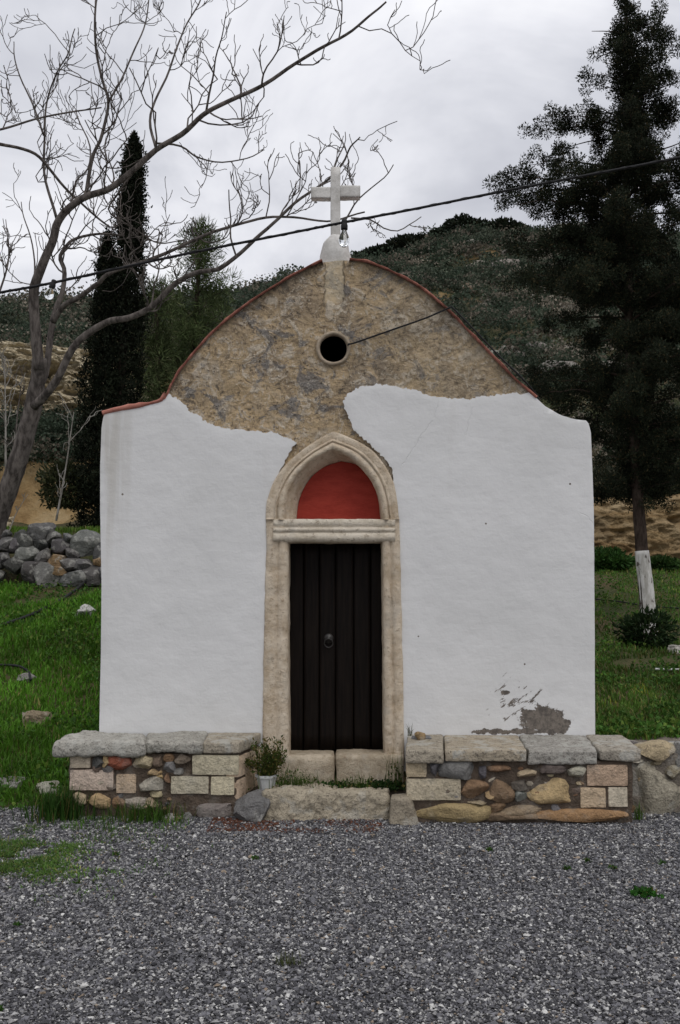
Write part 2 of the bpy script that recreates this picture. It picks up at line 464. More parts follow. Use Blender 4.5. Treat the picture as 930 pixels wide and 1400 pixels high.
def m_bark(name, c0, c1, sc=14):
    t = NT(name); v = t.map(t.vec, (1, 1, .3))
    a = t.noise(sc, 6, .65, v); b = t.noise(sc * .25, 3)
    c = t.mix(t.rng(a, .35, .65), c0, c1)
    c = t.mix(t.rng(b, .55, .7, 0, .4), c, tuple(q * 1.5 for q in c1))
    return t.out(c, .95, t.bump(a, .9, .02), .1)

def m_limebark():
    t = NT('limewashed_bark'); v = t.map(t.vec, (1, 1, .3)); a = t.noise(14, 6, .65, v); b = t.noise(9, 5, .6, t.map(t.vec, (1, 1, .6)))
    c = t.mix(t.rng(a, .38, .6), (.40, .385, .35), (.62, .61, .58))
    c = t.mix(t.rng(b, .60, .66, 0, .9), c, (.07, .055, .045))
    return t.out(c, .9, t.bump(a, .9, .02), .15)

def m_wood():
    t = NT('dark_stained_wood'); v = t.map(t.vec, (8, 8, .5)); a = t.noise(5, 6, .6, v)
    c = t.mix(t.rng(a, .3, .7), (.0035, .0022, .0017), (.010, .0066, .0048))
    return t.out(c, .6, t.bump(a, .5, .004), .12)

def m_glass():
    t = NT('clear_glass')
    b = t.n('ShaderNodeBsdfPrincipled', None, Base_Color=(.95, .97, .97, 1), Roughness=.04, Transmission_Weight=1.0, IOR=1.3)
    t.n('ShaderNodeOutputMaterial', None, Surface=b.outputs[0]); return t.m

M = dict(
    wash=m_wash(), gable=m_gable(), sand=m_sand(), lintel=m_sand('pale_lintel_stone', (.54, .47, .365), (.70, .63, .52)),
    thr=m_sand('worn_threshold_stone', (.34, .28, .20), (.54, .46, .35)),
    red=m_simple('red_painted_plaster', (.25, .022, .012), (.34, .038, .022), 5, .75, .35, .01, (1, 1, 3)),
    edge=m_simple('brick_red_mortar', (.14, .05, .036), (.46, .19, .14), 22, .9, .8, .01),
    wood=m_wood(), iron=m_simple('dark_iron', (.012, .011, .011), (.025, .022, .02), 20, .45, .3, .002, spec=.5),
    cross=m_simple('weathered_white_paint', (.44, .425, .395), (.66, .645, .615), 9, .85, .5, .008),
    rock=m_rock('field_stone'), slab=m_rock('weathered_slab', .5, .5), masonry=m_rock('bench_masonry', .05, -.02),
    gravel=None, bed=m_gravelbed(), terrain=m_terrain(),
    leaf=m_leaf('leaf'), dleaf=m_leaf('dark_needles', .08, .8), blade=m_leaf('grass_blades', .3, .55),
    bark=m_bark('grey_brown_bark', (.048, .041, .037), (.155, .135, .122)), dbark=m_bark('dark_bark', (.025, .018, .014), (.07, .052, .042)),
    lime=m_limebark(), black=m_simple('black_rubber', (.006, .006, .007), (.014, .014, .015), 30, .7, .1, .002),
    glass=m_glass(), pot=m_simple('white_plastic', (.42, .43, .42), (.56, .57, .56), 12, .6, .3, .004),
    cliff=m_cliff('ochre_sandstone', [(.50, .40, .25), (.66, .55, .37), (.76, .66, .47), (.82, .75, .58), (.52, .45, .34)]),
    earth=m_cliff('ochre_earth', [(.24, .155, .075), (.38, .255, .125), (.50, .37, .21), (.60, .48, .31), (.26, .20, .12)]),
    pvc=m_simple('white_pipe_plastic', (.45, .45, .44), (.6, .6, .59), 10, .6, .2, .002),
)
def m_pebble():
    t = NT('gravel_stone'); c = t.col()
    n = t.noise(160, 3, .6)
    return t.out(t.mix(1.0, c, t.ramp(n, [(.3, .75), (.7, 1.2)]), 'MULTIPLY'), .85, None, .25)
M['gravel'] = m_pebble()

# ------------------------------------------------------------------ terrain
LY = [-80, -.3, .3, 2, 5, 7, 7.5, 8.2, 12, 17.5, 18.4, 21.5, 22.5, 25, 37, 45, 62, 90, 400]
LZ = [-.02, -.02, .05, .36, 1.35, 1.75, 2.1, 2.6, 2.9, 3.2, 5.1, 6.4, 9.0, 10.1, 14.1, 15.4, 19, 20.5, 21]
RY = [-80, -.25, .05, 6, 12, 12.4, 13.2, 20, 62, 75, 110, 400]
RZ = [-.02, -.02, .5, 1.0, 2.3, 2.4, 3.45, 6.2, 27.3, 29, 32, 33]

def height(x, y):
    x = np.asarray(x, float); y = np.asarray(y, float)
    k = np.clip((y - 8) / 22, 0, 1)
    a = -2 - 20 * k; b = 2 + 11 * k
    w = np.clip((x - a) / (b - a), 0, 1); w = w * w * (3 - 2 * w)
    wob = fbm(np.stack([x * .35, y * .35, y * 0], 1), 3, 40) * np.clip((y - 9) / 6, 0, 1) * 1.2
    z = np.interp(y + wob, LY, LZ) * (1 - w) + np.interp(y + wob * .6, RY, RZ) * w
    p = np.stack([x, y, y * 0], 1)
    z = z + fbm(p * .8, 3, 41) * .07 * np.clip((y - .6) / 3, 0, 1)
    z = z + fbm(p * .22, 5, 42) * 1.3 * np.clip((y - 22) / 14, 0, 1)
    rise = np.clip((np.abs(x) - 40) / 80, 0, 1) * np.clip((y - 10) / 60, 0, 1)
    return z + rise * 4

def gz(x, y): return float(height(np.array([x]), np.array([y]))[0])

def ground_at(px, py, d0=7.3, d1=120):
    """where the line of sight through a photo pixel meets the terrain"""
    dx, dy, dz = ray(px, py)
    D = np.concatenate([np.arange(d0, 30, .03), np.arange(30, d1, .2)])
    t = D / dy; x = t * dx; z = CAMZ + t * dz
    h = height(x, D - CAMD); hit = np.nonzero(h >= z)[0]
    i = hit[0] if len(hit) else len(D) - 1
    return Vector((x[i], D[i] - CAMD, h[i]))

def axis(lo, hi, dense_lo, dense_hi, fine, grow=1.12):
    a = list(np.arange(dense_lo, dense_hi + 1e-6, fine))
    s = fine; q = dense_hi
    while q < hi: s *= grow; q += s; a.append(min(q, hi))
    s = fine; q = dense_lo; left = []
    while q > lo: s *= grow; q -= s; left.append(max(q, lo))
    return np.array(left[::-1] + a)

gx = axis(-260, 260, -18, 18, .28, 1.1); gy = np.concatenate([axis(-120, 26, -1.5, 25, .16, 1.2), axis(26, 400, 26.3, 70, .5, 1.12)])
gy = np.unique(gy)
XX, YY = np.meshgrid(gx, gy); zz = height(XX.ravel(), YY.ravel())
V = np.stack([XX.ravel(), YY.ravel(), zz], 1)
nx, ny = len(gx), len(gy)
ii, jj = np.meshgrid(np.arange(nx - 1), np.arange(ny - 1)); q = (jj * nx + ii).ravel()
Q = np.stack([q, q + 1, q + nx + 1, q + nx], 1)
tag(mk('terrain', V, Q, M['terrain'], smooth=True), kind='structure')

# gravel yard: a bed sheet with a wandering edge, and the stones lying on it
edge = []
for x in np.linspace(-12, 12, 160):
    yy = -.22 + .10 * math.sin(x * 2.3) + .06 * math.sin(x * 5.1 + 1) if x < -1.9 else -.05
    edge.append((x, yy))
gv = np.array([(x, -40, .004) for x, _ in edge] + [(x, y, .004) for x, y in edge])
n_ = len(edge)
tag(mk('gravel_yard', gv, [(i, i + 1, n_ + i + 1, n_ + i) for i in range(n_ - 1)], M['bed']), kind='structure')

def octs(c, s, rg):
    """n little angular stones: jittered octahedra"""
    n = len(c)
    base = np.array([[1, 0, 0], [-1, 0, 0], [0, 1, 0], [0, -1, 0], [0, 0, 1], [0, 0, -1]], float)
    v = base[None] + rg.uniform(-.38, .38, (n, 6, 3))
    v = v * s[:, None, :]
    a = rg.uniform(0, 2 * math.pi, n); tlt = rg.normal(0, .45, n)
    ct, st = np.cos(tlt)[:, None], np.sin(tlt)[:, None]
    y, z = v[..., 1] * ct - v[..., 2] * st, v[..., 1] * st + v[..., 2] * ct
    ca, sa = np.cos(a)[:, None], np.sin(a)[:, None]
    v = np.stack([v[..., 0] * ca - y * sa, v[..., 0] * sa + y * ca, z], 2) + c[:, None, :]
    fb = np.array([[0, 2, 4], [2, 1, 4], [1, 3, 4], [3, 0, 4], [2, 0, 5], [1, 2, 5], [3, 1, 5], [0, 3, 5]])
    f = (np.arange(n)[:, None, None] * 6 + fb[None]).reshape(-1, 3)
    return v.reshape(-1, 3), f

def gravel():
    rg = np.random.default_rng(5)
    N = 430000
    y = rg.uniform(-4.9, -.12, N * 2); x = rg.uniform(-4.4, 4.4, N * 2)
    lim = (y + 8) * .36
    ok = (np.abs(x) < lim + .3) | ((np.abs(x) < lim + 1.3) & (rg.random(N * 2) < .6))
    ok &= ~((x < -1.9) & (y > -.25 + .1 * np.sin(x * 2.3)))
    x, y = x[ok][:N], y[ok][:N]; n = len(x)
    r = np.exp(rg.normal(math.log(.0051), .42, n)); r = np.clip(r, .0024, .016)
    s = np.stack([r * rg.uniform(.9, 1.5, n), r * rg.uniform(.8, 1.2, n), r * rg.uniform(.5, .85, n)], 1)
    z = .004 + r * .35 + rg.uniform(0, .008, n)
    v, f = octs(np.stack([x, y, z], 1), s, rg)
    u = rg.random(n)[:, None]; k = rg.random(n)[:, None]
    grey = np.array([[.100, .099, .106]]) * (.32 + 1.5 * k ** 1.4)
    c = np.where(u < .72, grey, np.where(u < .93, np.array([[.30, .295, .29]]) * (.6 + .6 * k), np.where(u < .945, np.array([[.30, .24, .18]]) * (.6 + .6 * k), np.array([[.62, .61, .58]]) * (.7 + .3 * k))))
    # rusty dead needles washed up against the step
    pat = fbm(np.stack([x * 3, y * 5, x * 0], 1), 3, 3)
    red = (y > -.98 + .1 * pat) & (y < -.55) & (x > -.95) & (x < .25 + .2 * pat) & (pat > -.25)
    c = np.where((red & (rg.random(n) < .35 + .6 * pat))[:, None], np.array([[.10, .04, .022]]) * (.6 + .8 * k), c)
    tag(mk('gravel', v, f, M['gravel'], col=np.repeat(c, 6, 0)), 'loose dark grey gravel covering the yard before the chapel', 'gravel', kind='stuff')
gravel()

# ------------------------------------------------------------------ chapel
chapel = thing('chapel', 'small whitewashed stone chapel with bare masonry gable, white cross and dark plank door', 'chapel', (0, 0, 0))
OUT = [(136, 1112), (137, 992), (139, 900), (140, 800), (138, 700), (138, 640), (140, 585), (143, 567), (160, 562), (190, 557), (221, 549), (230, 538),
       (233, 529), (245, 508), (265, 484), (285, 461), (310, 438), (340, 415), (370, 395), (400, 377), (425, 364), (440, 358), (460, 355), (482, 355),
       (500, 358), (520, 365), (545, 376), (570, 390), (590, 405), (610, 422), (630, 442), (650, 463), (670, 484), (690, 505), (710, 524),
       (730, 542), (745, 556), (765, 568), (785, 574), (803, 576), (807, 592), (809, 640), (811, 700), (812, 850), (813, 1003), (813, 1112)]
def pl2(pts, D=CAMD): return np.array([[P(a, b, D).x, P(a, b, D).z] for a, b in pts])
def closed(p, step): return resample(np.vstack([p, p[:1]]), step)[:-1]
out2 = closed(pl2(OUT), .05)
oc = P(456, 476); ocR = .116
ocl = np.array([[oc.x + ocR * math.cos(a), oc.z + ocR * math.sin(a)] for a in np.linspace(0, 2 * math.pi, 36, endpoint=False)])
DOOR = [(380, 1112), (380, 712), (383, 690), (391, 664), (408, 640), (432, 620), (455, 607), (480, 616), (505, 637), (522, 664), (531, 690), (535, 712), (535, 1112)]
# the doorway cut reaches the ground: build it into the outer loop
i0 = [(136, 1112)]
outer = OUT[:-1] + [OUT[-1]]
loop = OUT + DOOR[::-1]
wl = closed(pl2(loop), .05)
v2, f2 = sheet([wl, ocl], .026, 1)
p3 = np.stack([v2[:, 0], v2[:, 0] * 0, v2[:, 1]], 1)
rel = fbm(p3 * 7, 5, 21, .6); lump = fbm(p3 * 2.2, 3, 22)
yf = .016 + rel * .020 + lump * .012
# flatten towards the rim of the round window
front = np.stack([v2[:, 0], yf, v2[:, 1]], 1)
back = np.stack([v2[:, 0], np.full(len(v2), .55), v2[:, 1]], 1)
fw = [(a, b, c) for a, b, c in f2]
n0 = len(v2)
onoc = np.abs(np.hypot(v2[:, 0] - oc.x, v2[:, 1] - oc.z) - ocR) < .004
back[onoc, 0] = oc.x + (v2[onoc, 0] - oc.x) * 2.2; back[onoc, 2] = oc.z + (v2[onoc, 1] - oc.z) * 2.2
rim = rim_edges(f2)
def outward(f2, v2):
    a, b, c = v2[f2[0]]
    return (b[0] - a[0]) * (c[1] - a[1]) - (b[1] - a[1]) * (c[0] - a[0]) > 0
faces = fw + [(c + n0, b + n0, a + n0) for a, b, c in f2] + [(b, a, a + n0, b + n0) for a, b in rim]
cent_low = lambda e: 1 if v2[e[0]][1] < 3.3 else 0
mi = [0] * (2 * len(f2)) + [cent_low(e) for e in rim]
mk('wall', np.vstack([front, back]), faces, [M['gable'], M['wash']], chapel, False, midx=mi)

# limewash, in two sheets with ragged upper edges
def ragged(pts, amp=.012, step=.016, seed=0):
    p = resample(pl2(pts), step)
    t = np.gradient(p, axis=0); t /= np.linalg.norm(t, axis=1)[:, None]
    n = np.stack([-t[:, 1], t[:, 0]], 1)
    q = np.stack([p[:, 0], p[:, 1], p[:, 0] * 0], 1)
    return p + n * (fbm(q * 16, 3, seed, .6) * amp * 1.6 + fbm(q * 60, 3, seed + 5, .8) * amp * 1.6)[:, None]
LT = [(231, 540), (240, 544), (252, 552), (262, 565), (274, 570), (285, 580), (300, 585), (320, 588), (345, 590), (370, 592), (390, 596), (400, 601), (405, 607), (397, 617)]
LS = [(397, 617), (389, 634), (378, 652), (370, 680), (366, 706), (366, 760), (364, 820), (363, 900), (362, 992), (362, 1112)]
LO = [(362, 1112), (135.5, 1112), (136.5, 992), (138.5, 900), (139.5, 800), (137.5, 700), (137.5, 640), (139.5, 585), (142.5, 566.5), (160, 561.5), (190, 556.5), (221, 548.5), (231, 540)]
RT = [(536, 640), (530, 633), (516, 619), (499, 602), (484, 587), (478, 575), (471, 560), (468, 548), (476, 538), (488, 530), (511, 526), (539, 528), (567, 533), (583, 539), (611, 544), (645, 545), (673, 541), (706, 537), (727, 537)]
RO = [(727, 537), (730, 541.5), (745, 555.5), (765, 567.5), (785, 573.5), (803.5, 575.5), (807.5, 592), (809.5, 640), (811.5, 700), (812.5, 850), (813.5, 1003), (813.5, 1112), (548, 1112)]
RS = [(548, 1112), (549, 990), (548, 900), (546, 800), (544, 730), (542, 700), (538, 668), (536, 640)]
def plaster(parts, seed):
    loop = []
    for pts, rag in parts:
        p = ragged(pts, rag, .008, seed) if rag else resample(pl2(pts), .04)
        loop.append(p[:-1])
    loop = np.vstack(loop)
    v, f = sheet([loop], .035, seed)
    q = np.stack([v[:, 0], v[:, 0] * 0, v[:, 1]], 1)
    y = -.016 + fbm(q * 1.3, 3, 31) * .008 + fbm(q * 4.5, 3, 32) * .005
    r = rim_edges(f); on = np.zeros(len(v), bool)
    for a, b in r: on[a] = on[b] = True
    y = np.where(on, y + .004, y)
    n = len(v)
    fr = np.stack([v[:, 0], y, v[:, 1]], 1); bk = np.stack([v[:, 0], np.full(n, .03), v[:, 1]], 1)
    return np.vstack([fr, fr, bk]), [tuple(t) for t in f] + [(b + n, a + n, a + 2 * n, b + 2 * n) for a, b in r]
for k, parts in enumerate(([(LT, .012), (LS, .007), (LO, 0)], [(RT, .012), (RO, 0), (RS, .007)])):
    vv, ff = plaster(parts, 50 + k)
    mk('limewash', vv, ff, M['wash'], chapel, True)

# nave behind the front wall
inn = closed(pl2([(150, 1112), (152, 600), (235, 560), (268, 492), (313, 446), (372, 404), (440, 372), (482, 371), (545, 390), (608, 434), (668, 496), (705, 540), (790, 600), (798, 1112)]), .2)
n = len(inn)
nv = np.vstack([np.stack([inn[:, 0], np.full(n, .5), inn[:, 1]], 1), np.stack([inn[:, 0], np.full(n, 6.4), inn[:, 1]], 1)])
mk('nave', nv, [(i, (i + 1) % n, n + (i + 1) % n, n + i) for i in range(n)] + [tuple(range(n, 2 * n))], M['wash'], chapel)

# red mortar coping along the gable edge
def coping(pts, seed, th=.013):
    p = resample(pl2(pts), .03); m = len(p)
    t = np.gradient(p, axis=0); t /= np.linalg.norm(t, axis=1)[:, None]
    nr = np.stack([-t[:, 1], t[:, 0]], 1)
    nr *= np.sign(nr[:, 1:2] + 1e-9)
    th = th * (1 + .9 * fbm(np.stack([p[:, 0] * 9, p[:, 1] * 9, p[:, 0] * 0], 1), 3, seed))
    yoff = fbm(np.stack([p[:, 0] * 6, p[:, 1] * 6, p[:, 0] * 0], 1), 3, seed + 3) * .012
    rows = []
    for d, y in ((-.007, -.012), (.0, -.026), (.6, -.030), (1.0, -.018), (1.05, .2), (1.0, .60), (-.3, .60)):
        o = p + nr * ((th * d)[:, None] if d > 0 else d)
        rows.append(np.stack([o[:, 0], y + yoff, o[:, 1]], 1))
    v = np.stack(rows, 1).reshape(-1, 3); k = len(rows)
    f = [(i * k + j, i * k + j + 1, (i + 1) * k + j + 1, (i + 1) * k + j) for i in range(m - 1) for j in range(k - 1)]
    f += [tuple(range(k)), tuple((m - 1) * k + j for j in range(k))[::-1]]
    return v, f
c0 = coping([(141, 567), (160, 562), (190, 557), (221, 549), (229, 540)], 9, .026)
c1 = coping([(226, 546), (230, 537), (233, 529), (245, 508), (265, 484), (285, 461), (310, 438), (340, 415), (370, 395), (400, 377), (425, 364), (441, 358)], 4)
c2 = coping([(478, 355), (500, 358), (520, 365), (545, 376), (570, 390), (590, 405), (610, 422), (630, 442), (650, 463), (670, 484), (690, 505), (710, 524), (733, 544)], 6)
for v, f in (c1, c2): mk('coping', v, f, M['edge'], chapel, True)
mk('coping', *c0, m_simple('faded_red_paint', (.30, .11, .08), (.44, .19, .145), 11, .9, .6, .008), chapel, True)

# round window: chamfered stone rim round a hole into the dark nave
rows = []
for r, y in ((ocR + .032, .04), (ocR + .028, .002), (ocR + .016, -.006), (ocR + .005, -.003), (ocR - .001, .008), (ocR - .003, .045)):
    rows.append([(oc.x + r * math.cos(a) * (1 + .015 * math.sin(3 * a)), y, oc.z + r * math.sin(a)) for a in np.linspace(0, 2 * math.pi, 48, endpoint=False)])
v = np.array(rows).reshape(-1, 3); v += np.stack([fbm(v * 14, 3, 3 + k) for k in range(3)], 1) * .004
mk('window_surround', v, [(i * 48 + k, i * 48 + (k + 1) % 48, (i + 1) * 48 + (k + 1) % 48, (i + 1) * 48 + k) for i in range(5) for k in range(48)], m_sand('window_rim_stone', (.32, .26, .19), (.46, .38, .285)), chapel, True)

# door surround
def loft(rows, close_ends=True):
    k, m = len(rows), len(rows[0])
    v = np.array(rows).reshape(-1, 3)
    f = [(i * m + j, i * m + j + 1, (i + 1) * m + j + 1, (i + 1) * m + j) for i in range(k - 1) for j in range(m - 1)]
    if close_ends: f += [tuple(i * m for i in range(k))[::-1], tuple(i * m + m - 1 for i in range(k))]
    return v, f
def rough(v, amp, seed, sc=12): return v + np.stack([fbm(v * sc, 4, seed + k) for k in range(3)], 1) * amp
NA = 90
IN = smoothline(pl2([(391, 711), (393, 685), (405, 655), (427, 633), (455, 617)]), NA // 2)
IN = np.vstack([IN, smoothline(pl2([(455, 617), (481, 629), (505, 654), (518, 682), (522.5, 711)]), NA // 2 + 1)[1:]])
OU = smoothline(pl2([(363, 711), (366, 682), (378, 652), (400, 627), (427, 606), (455, 590)]), NA // 2)
OU = np.vstack([OU, smoothline(pl2([(455, 590), (487, 602), (515, 622), (536, 654), (543, 685), (546, 711)]), NA // 2 + 1)[1:]])
TY = smoothline(pl2([(404, 711), (408, 682), (420, 656), (440, 637), (466, 627)]), NA // 2)
TY = np.vstack([TY, smoothline(pl2([(466, 627), (490, 633), (508, 652), (518, 680), (522, 711)]), NA // 2 + 1)[1:]])
prof = [(0, -.002), (.03, -.028), (.10, -.052), (.20, -.064), (.31, -.060), (.39, -.040), (.42, -.024), (.45, -.026), (.48, -.040), (.53, -.043), (.565, -.030), (.60, -.022), (.64, -.024), (.75, -.028), (.9, -.030), (.985, -.022), (1.0, .012)]
rows = []
for k, y in ((0, .17), (.25, .10), (.6, .045), (.85, .012)):
    q = TY * (1 - k) + IN * k; rows.append(np.stack([q[:, 0], np.full(len(q), y), q[:, 1]], 1))
for k, y in prof:
    q = IN * (1 - k) + OU * k; rows.append(np.stack([q[:, 0], np.full(len(q), y), q[:, 1]], 1))
v, f = loft(rows); mk('arch', rough(v, .006, 61), f, M['sand'], chapel, True)
ty = closed(TY, .04); tv, tf = sheet([ty], .03, 4)
q = np.stack([tv[:, 0], tv[:, 0] * 0, tv[:, 1]], 1)
mk('tympanum', np.stack([tv[:, 0], .16 + fbm(q * 5, 3, 8) * .006, tv[:, 1]], 1), tf, M['red'], chapel, True)
jp = [(.0, .22), (0, .10), (0, .02), (.03, -.018), (.10, -.036), (.22, -.044), (.34, -.042), (.42, -.030), (.46, -.022), (.52, -.028), (.56, -.038), (.70, -.040), (.88, -.038), (.97, -.026), (1.0, .012)]
def jamb(inner, outr, seed):
    a = resample(pl2(inner), .04); m = len(a); b = pl2(outr); b = np.stack([np.interp(a[:, 1], b[::-1, 1], b[::-1, 0]), a[:, 1]], 1)
    rows = [np.stack([a[:, 0] * (1 - k) + b[:, 0] * k, np.full(m, y), a[:, 1]], 1) for k, y in jp]
    v, f = loft(rows)
    # masonry joints
    for pz in (805, 862, 940, 772):
        dz = np.abs(v[:, 2] - Z(pz + seed % 7 * 4)); v[:, 1] += np.where((dz < .022) & (v[:, 1] < 0), .010, 0)
    mk('jamb', rough(v, .008, seed, 9), f, M['sand'], chapel, True)
jamb([(394, 710), (395, 741), (395, 900), (396, 1045)], [(363, 700), (364, 741), (362, 820), (360, 900), (358, 1060)], 71)
jamb([(522, 710), (522.5, 741), (524, 900), (525, 1045)], [(546, 700), (547.5, 741), (549, 820), (551, 900), (554, 1060)], 82)
lr = [(709, .17), (709.5, .02), (710, -.045), (711, -.06), (718, -.064), (720, -.05), (721.5, -.048), (722.5, -.072), (726, -.078), (727.5, -.06), (728.8, -.06), (730, -.076), (734, -.086), (738, -.082), (741, -.055), (742, -.02), (742, .22)]
xs = np.linspace(374, 540, 60); v, f = loft([[tuple(P(x, py) + Vector((0, y * .72 if y < 0 else y, 0))) for x in xs] for py, y in lr])
mk('lintel', rough(v, .006, 91), f, M['lintel'], chapel, True)

# threshold, split by a crack
tz, bz = Z(1030), .10
mb = MB()
for k, (a, b) in enumerate(((X(374), X(457.6)), (X(459), X(552)))):
    z1 = tz - (.008 if k == 0 else -.002)
    c8 = [(a, -.11, bz), (b, -.11, bz), (b, .26, bz), (a, .26, bz), (a, -.09, z1), (b, -.09, z1), (b, .26, z1), (a, .26, z1)]
    v, f = block(c8, (16, 8, 8), .022, .010, 100 + k); mb.add(v, f)
mb.build('threshold', M['thr'], chapel)

# plank door with ring knocker
door = None
mb = MB(); px = [393, 414, 436, 459, 484, 508, 527]
for a, b in zip(px[:-1], px[1:]):
    x0, x1 = X(a) + .004, X(b) - .004; z0, z1 = tz - .005, Z(738)
    y0 = .205 + random.uniform(-.004, .004)
    c8 = [(x0, y0, z0), (x1, y0, z0), (x1, y0 + .04, z0), (x0, y0 + .04, z0), (x0, y0, z1), (x1, y0, z1), (x1, y0 + .04, z1), (x0, y0 + .04, z1)]
    v, f = block(c8, (6, 2, 14), .006, .0012, 120 + a, 5); mb.add(v, f)
x0, x1 = X(390), X(530)
v, f = block([(x0, .235, tz - .02), (x1, .235, tz - .02), (x1, .27, tz - .02), (x0, .27, tz - .02), (x0, .235, Z(735)), (x1, .235, Z(735)), (x1, .27, Z(735)), (x0, .27, Z(735))], (2, 2, 2), .002, 0, 1)
mb.add(v, f)
door = mb.build('door', M['wood'], chapel)
kc = P(449, 875); kc.y = .2
mb = MB()
an = np.linspace(0, 2 * math.pi, 25)
prof = [(.001, -.028), (.012, -.026), (.016, -.016), (.030, -.012), (.042, -.004), (.043, .008)]
v = np.array([[kc.x + r * math.cos(a), kc.y + y, kc.z + r * math.sin(a)] for r, y in prof for a in an[:-1]])
mb.add(v, [(i * 24 + k, i * 24 + (k + 1) % 24, (i + 1) * 24 + (k + 1) % 24, (i + 1) * 24 + k) for i in range(5) for k in range(24)])
ring = [(kc.x + .036 * math.sin(a), kc.y - .022 - .006 * math.cos(a), kc.z - .036 + .036 * math.cos(a)) for a in an]
v, f = tube(ring, .005, 8, False); mb.add(v, f)
mb.build('knocker', M['iron'], door)

# pedestal and cross on the gable peak
cx = P(459, 340)
def taper_block(rows, y0, y1, seed, name, mat, amp=.008, n=14):
    """rows: (px left, px right, py) from bottom up -> a rounded mass of that outline"""
    r2 = resample(np.array(rows, float), 4.0)
    vs = []
    for a, b, py in r2:
        l, r = P(a, py).x, P(b, py).x; z = P(465, py).z
        cxm, hw, hy, cy = (l + r) / 2, (r - l) / 2, (y1 - y0) / 2, (y0 + y1) / 2
        for k in range(28):
            t = 2 * math.pi * k / 28; c, s = math.cos(t), math.sin(t); e = 3.2
            m = (abs(c) ** e + abs(s) ** e) ** (-1 / e)
            vs.append((cxm + hw * c * m, cy + hy * s * m * min(1, .55 + .45 * hw / .13), z))
    k = len(r2); f = [(i * 28 + j, i * 28 + (j + 1) % 28, (i + 1) * 28 + (j + 1) % 28, (i + 1) * 28 + j) for i in range(k - 1) for j in range(28)]
    f.append(tuple((k - 1) * 28 + j for j in range(28)))
    return mk(name, rough(np.array(vs), amp, seed), f, mat, chapel, True)
taper_block([(428, 488, 368), (433, 484, 356), (437, 481, 344), (439, 478, 334), (440, 477, 327), (444, 473, 321), (450, 468, 315)], .04, .40, 131, 'pedestal', M['cross'], .012)
mb = MB()
def bar(x0, x1, z0, z1, y0, y1, seed):
    c8 = [(x0, y0, z0), (x1, y0, z0), (x1, y1, z0), (x0, y1, z0), (x0, y0, z1), (x1, y0, z1), (x1, y1, z1), (x0, y1, z1)]
    v, f = block(c8, (8, 3, 8), .006, .003, seed, 14); mb.add(v, f)
D0 = 8.15
bar(P(452, 300, D0).x, P(465.5, 300, D0).x, P(0, 330, D0).z, P(0, 228, D0).z, .15, .245, 141)
bar(P(425, 262, D0).x, P(453, 262, D0).x, P(0, 270.5, D0).z, P(0, 255, D0).z, .153, .242, 142)
bar(P(464.5, 262, D0).x, P(493, 262, D0).x, P(0, 269, D0).z, P(0, 253, D0).z, .153, .242, 143)
mb.build('cross', M['cross'], chapel, True)

# ------------------------------------------------------------------ benches
CUT = (.64, .55, .42); CUT2 = (.58, .45, .32); GREY = (.24, .23, .22); DKG = (.12, .118, .12); BRN = (.26, .165, .10)
OCH = (.48, .35, .19); TAN = (.48, .39, .26); REDB = (.30, .11, .065); PALE = (.52, .47, .37); ORG = (.46, .28, .145)
MORT = (.125, .095, .072)

def face_block(mb, b, D, col, seed, deep=.10, proud=.02, amp=.004, rnd=.010):
    x0, y0, x1, y1 = b; p, q = P(x0, y1, D), P(x1, y0, D); Y = p.y - proud
    c8 = [(p.x, Y, p.z), (q.x, Y, p.z), (q.x, Y + deep, p.z), (p.x, Y + deep, p.z), (p.x, Y, q.z), (q.x, Y, q.z), (q.x, Y + deep, q.z), (p.x, Y + deep, q.z)]
    v, f = block(c8, (9, 4, 6), rnd, amp, seed, 8); mb.add(v, f, col)
def face_stone(mb, b, D, col, seed, proud=.055, deep=.07):
    x0, y0, x1, y1 = b; p, q = P(x0, y1, D), P(x1, y0, D); c = (p + q) / 2
    v, f = rock((c.x, p.y + deep - proud, c.z), ((q.x - p.x) / 2 * 1.16, deep, (q.z - p.z) / 2 * 1.16), seed, 4, 9, .10)
    mb.add(v, f, col)
def jit(c, s, k=.14):
    rg = np.random.default_rng(s); return tuple(np.clip(np.array(c) * (1 + rg.uniform(-k, k)) * (1 + rg.uniform(-.04, .04, 3)), 0, 1))

def filler(mb, boxes, D, n, seed):
    rg = np.random.default_rng(seed); k = tries = 0
    while k < n and tries < 4000:
        tries += 1
        a = rg.uniform(boxes[0], boxes[2]); b = rg.uniform(boxes[1], boxes[3]); r = rg.uniform(2.5, 7.5)
        q = P(a, b, D); c = [OCH, TAN, GREY, BRN, DKG, PALE, (.2, .16, .12)][rg.integers(0, 7)]
        v, f = rock((q.x, q.y + rg.uniform(.012, .03), q.z), (r * 1.4 * D / F, .045, r * D / F), seed * 50 + tries, 2, 8, .12); mb.add(v, f, jit(c, tries, .2)); k += 1

# left bench
DL = 7.5; YL = DL - CAMD
lb = thing('stone_bench', 'masonry bench left of the door, topped with one thick ragged slab and two thinner ones', 'bench', (X(215, DL), YL / 2, 0), 'stone benches against the chapel front')
mb = MB()
xa, xb, xc, xd = X(99, DL), X(326, DL), X(358, 8.0), X(125, 8.0)
v, f = block([(xa, YL, -.03), (xb, YL, -.03), (xc, -.03, -.03), (xd, -.03, -.03), (xa, YL, .48), (xb, YL, .48), (xc, -.03, .48), (xd, -.03, .48)], (60, 14, 24), .015, .014, 150, 8)
mb.add(v, f, MORT)
for i, (b, c) in enumerate([((96, 1027, 125, 1050), CUT), ((96, 1052, 156, 1080), CUT), ((263, 1032, 327, 1059), CUT), ((234, 1061, 286, 1085), CUT), ((288, 1061, 321, 1087), CUT), ((159, 1058, 187, 1084), CUT2)]):
    face_block(mb, b, DL, jit(c, i, .1), 160 + i)
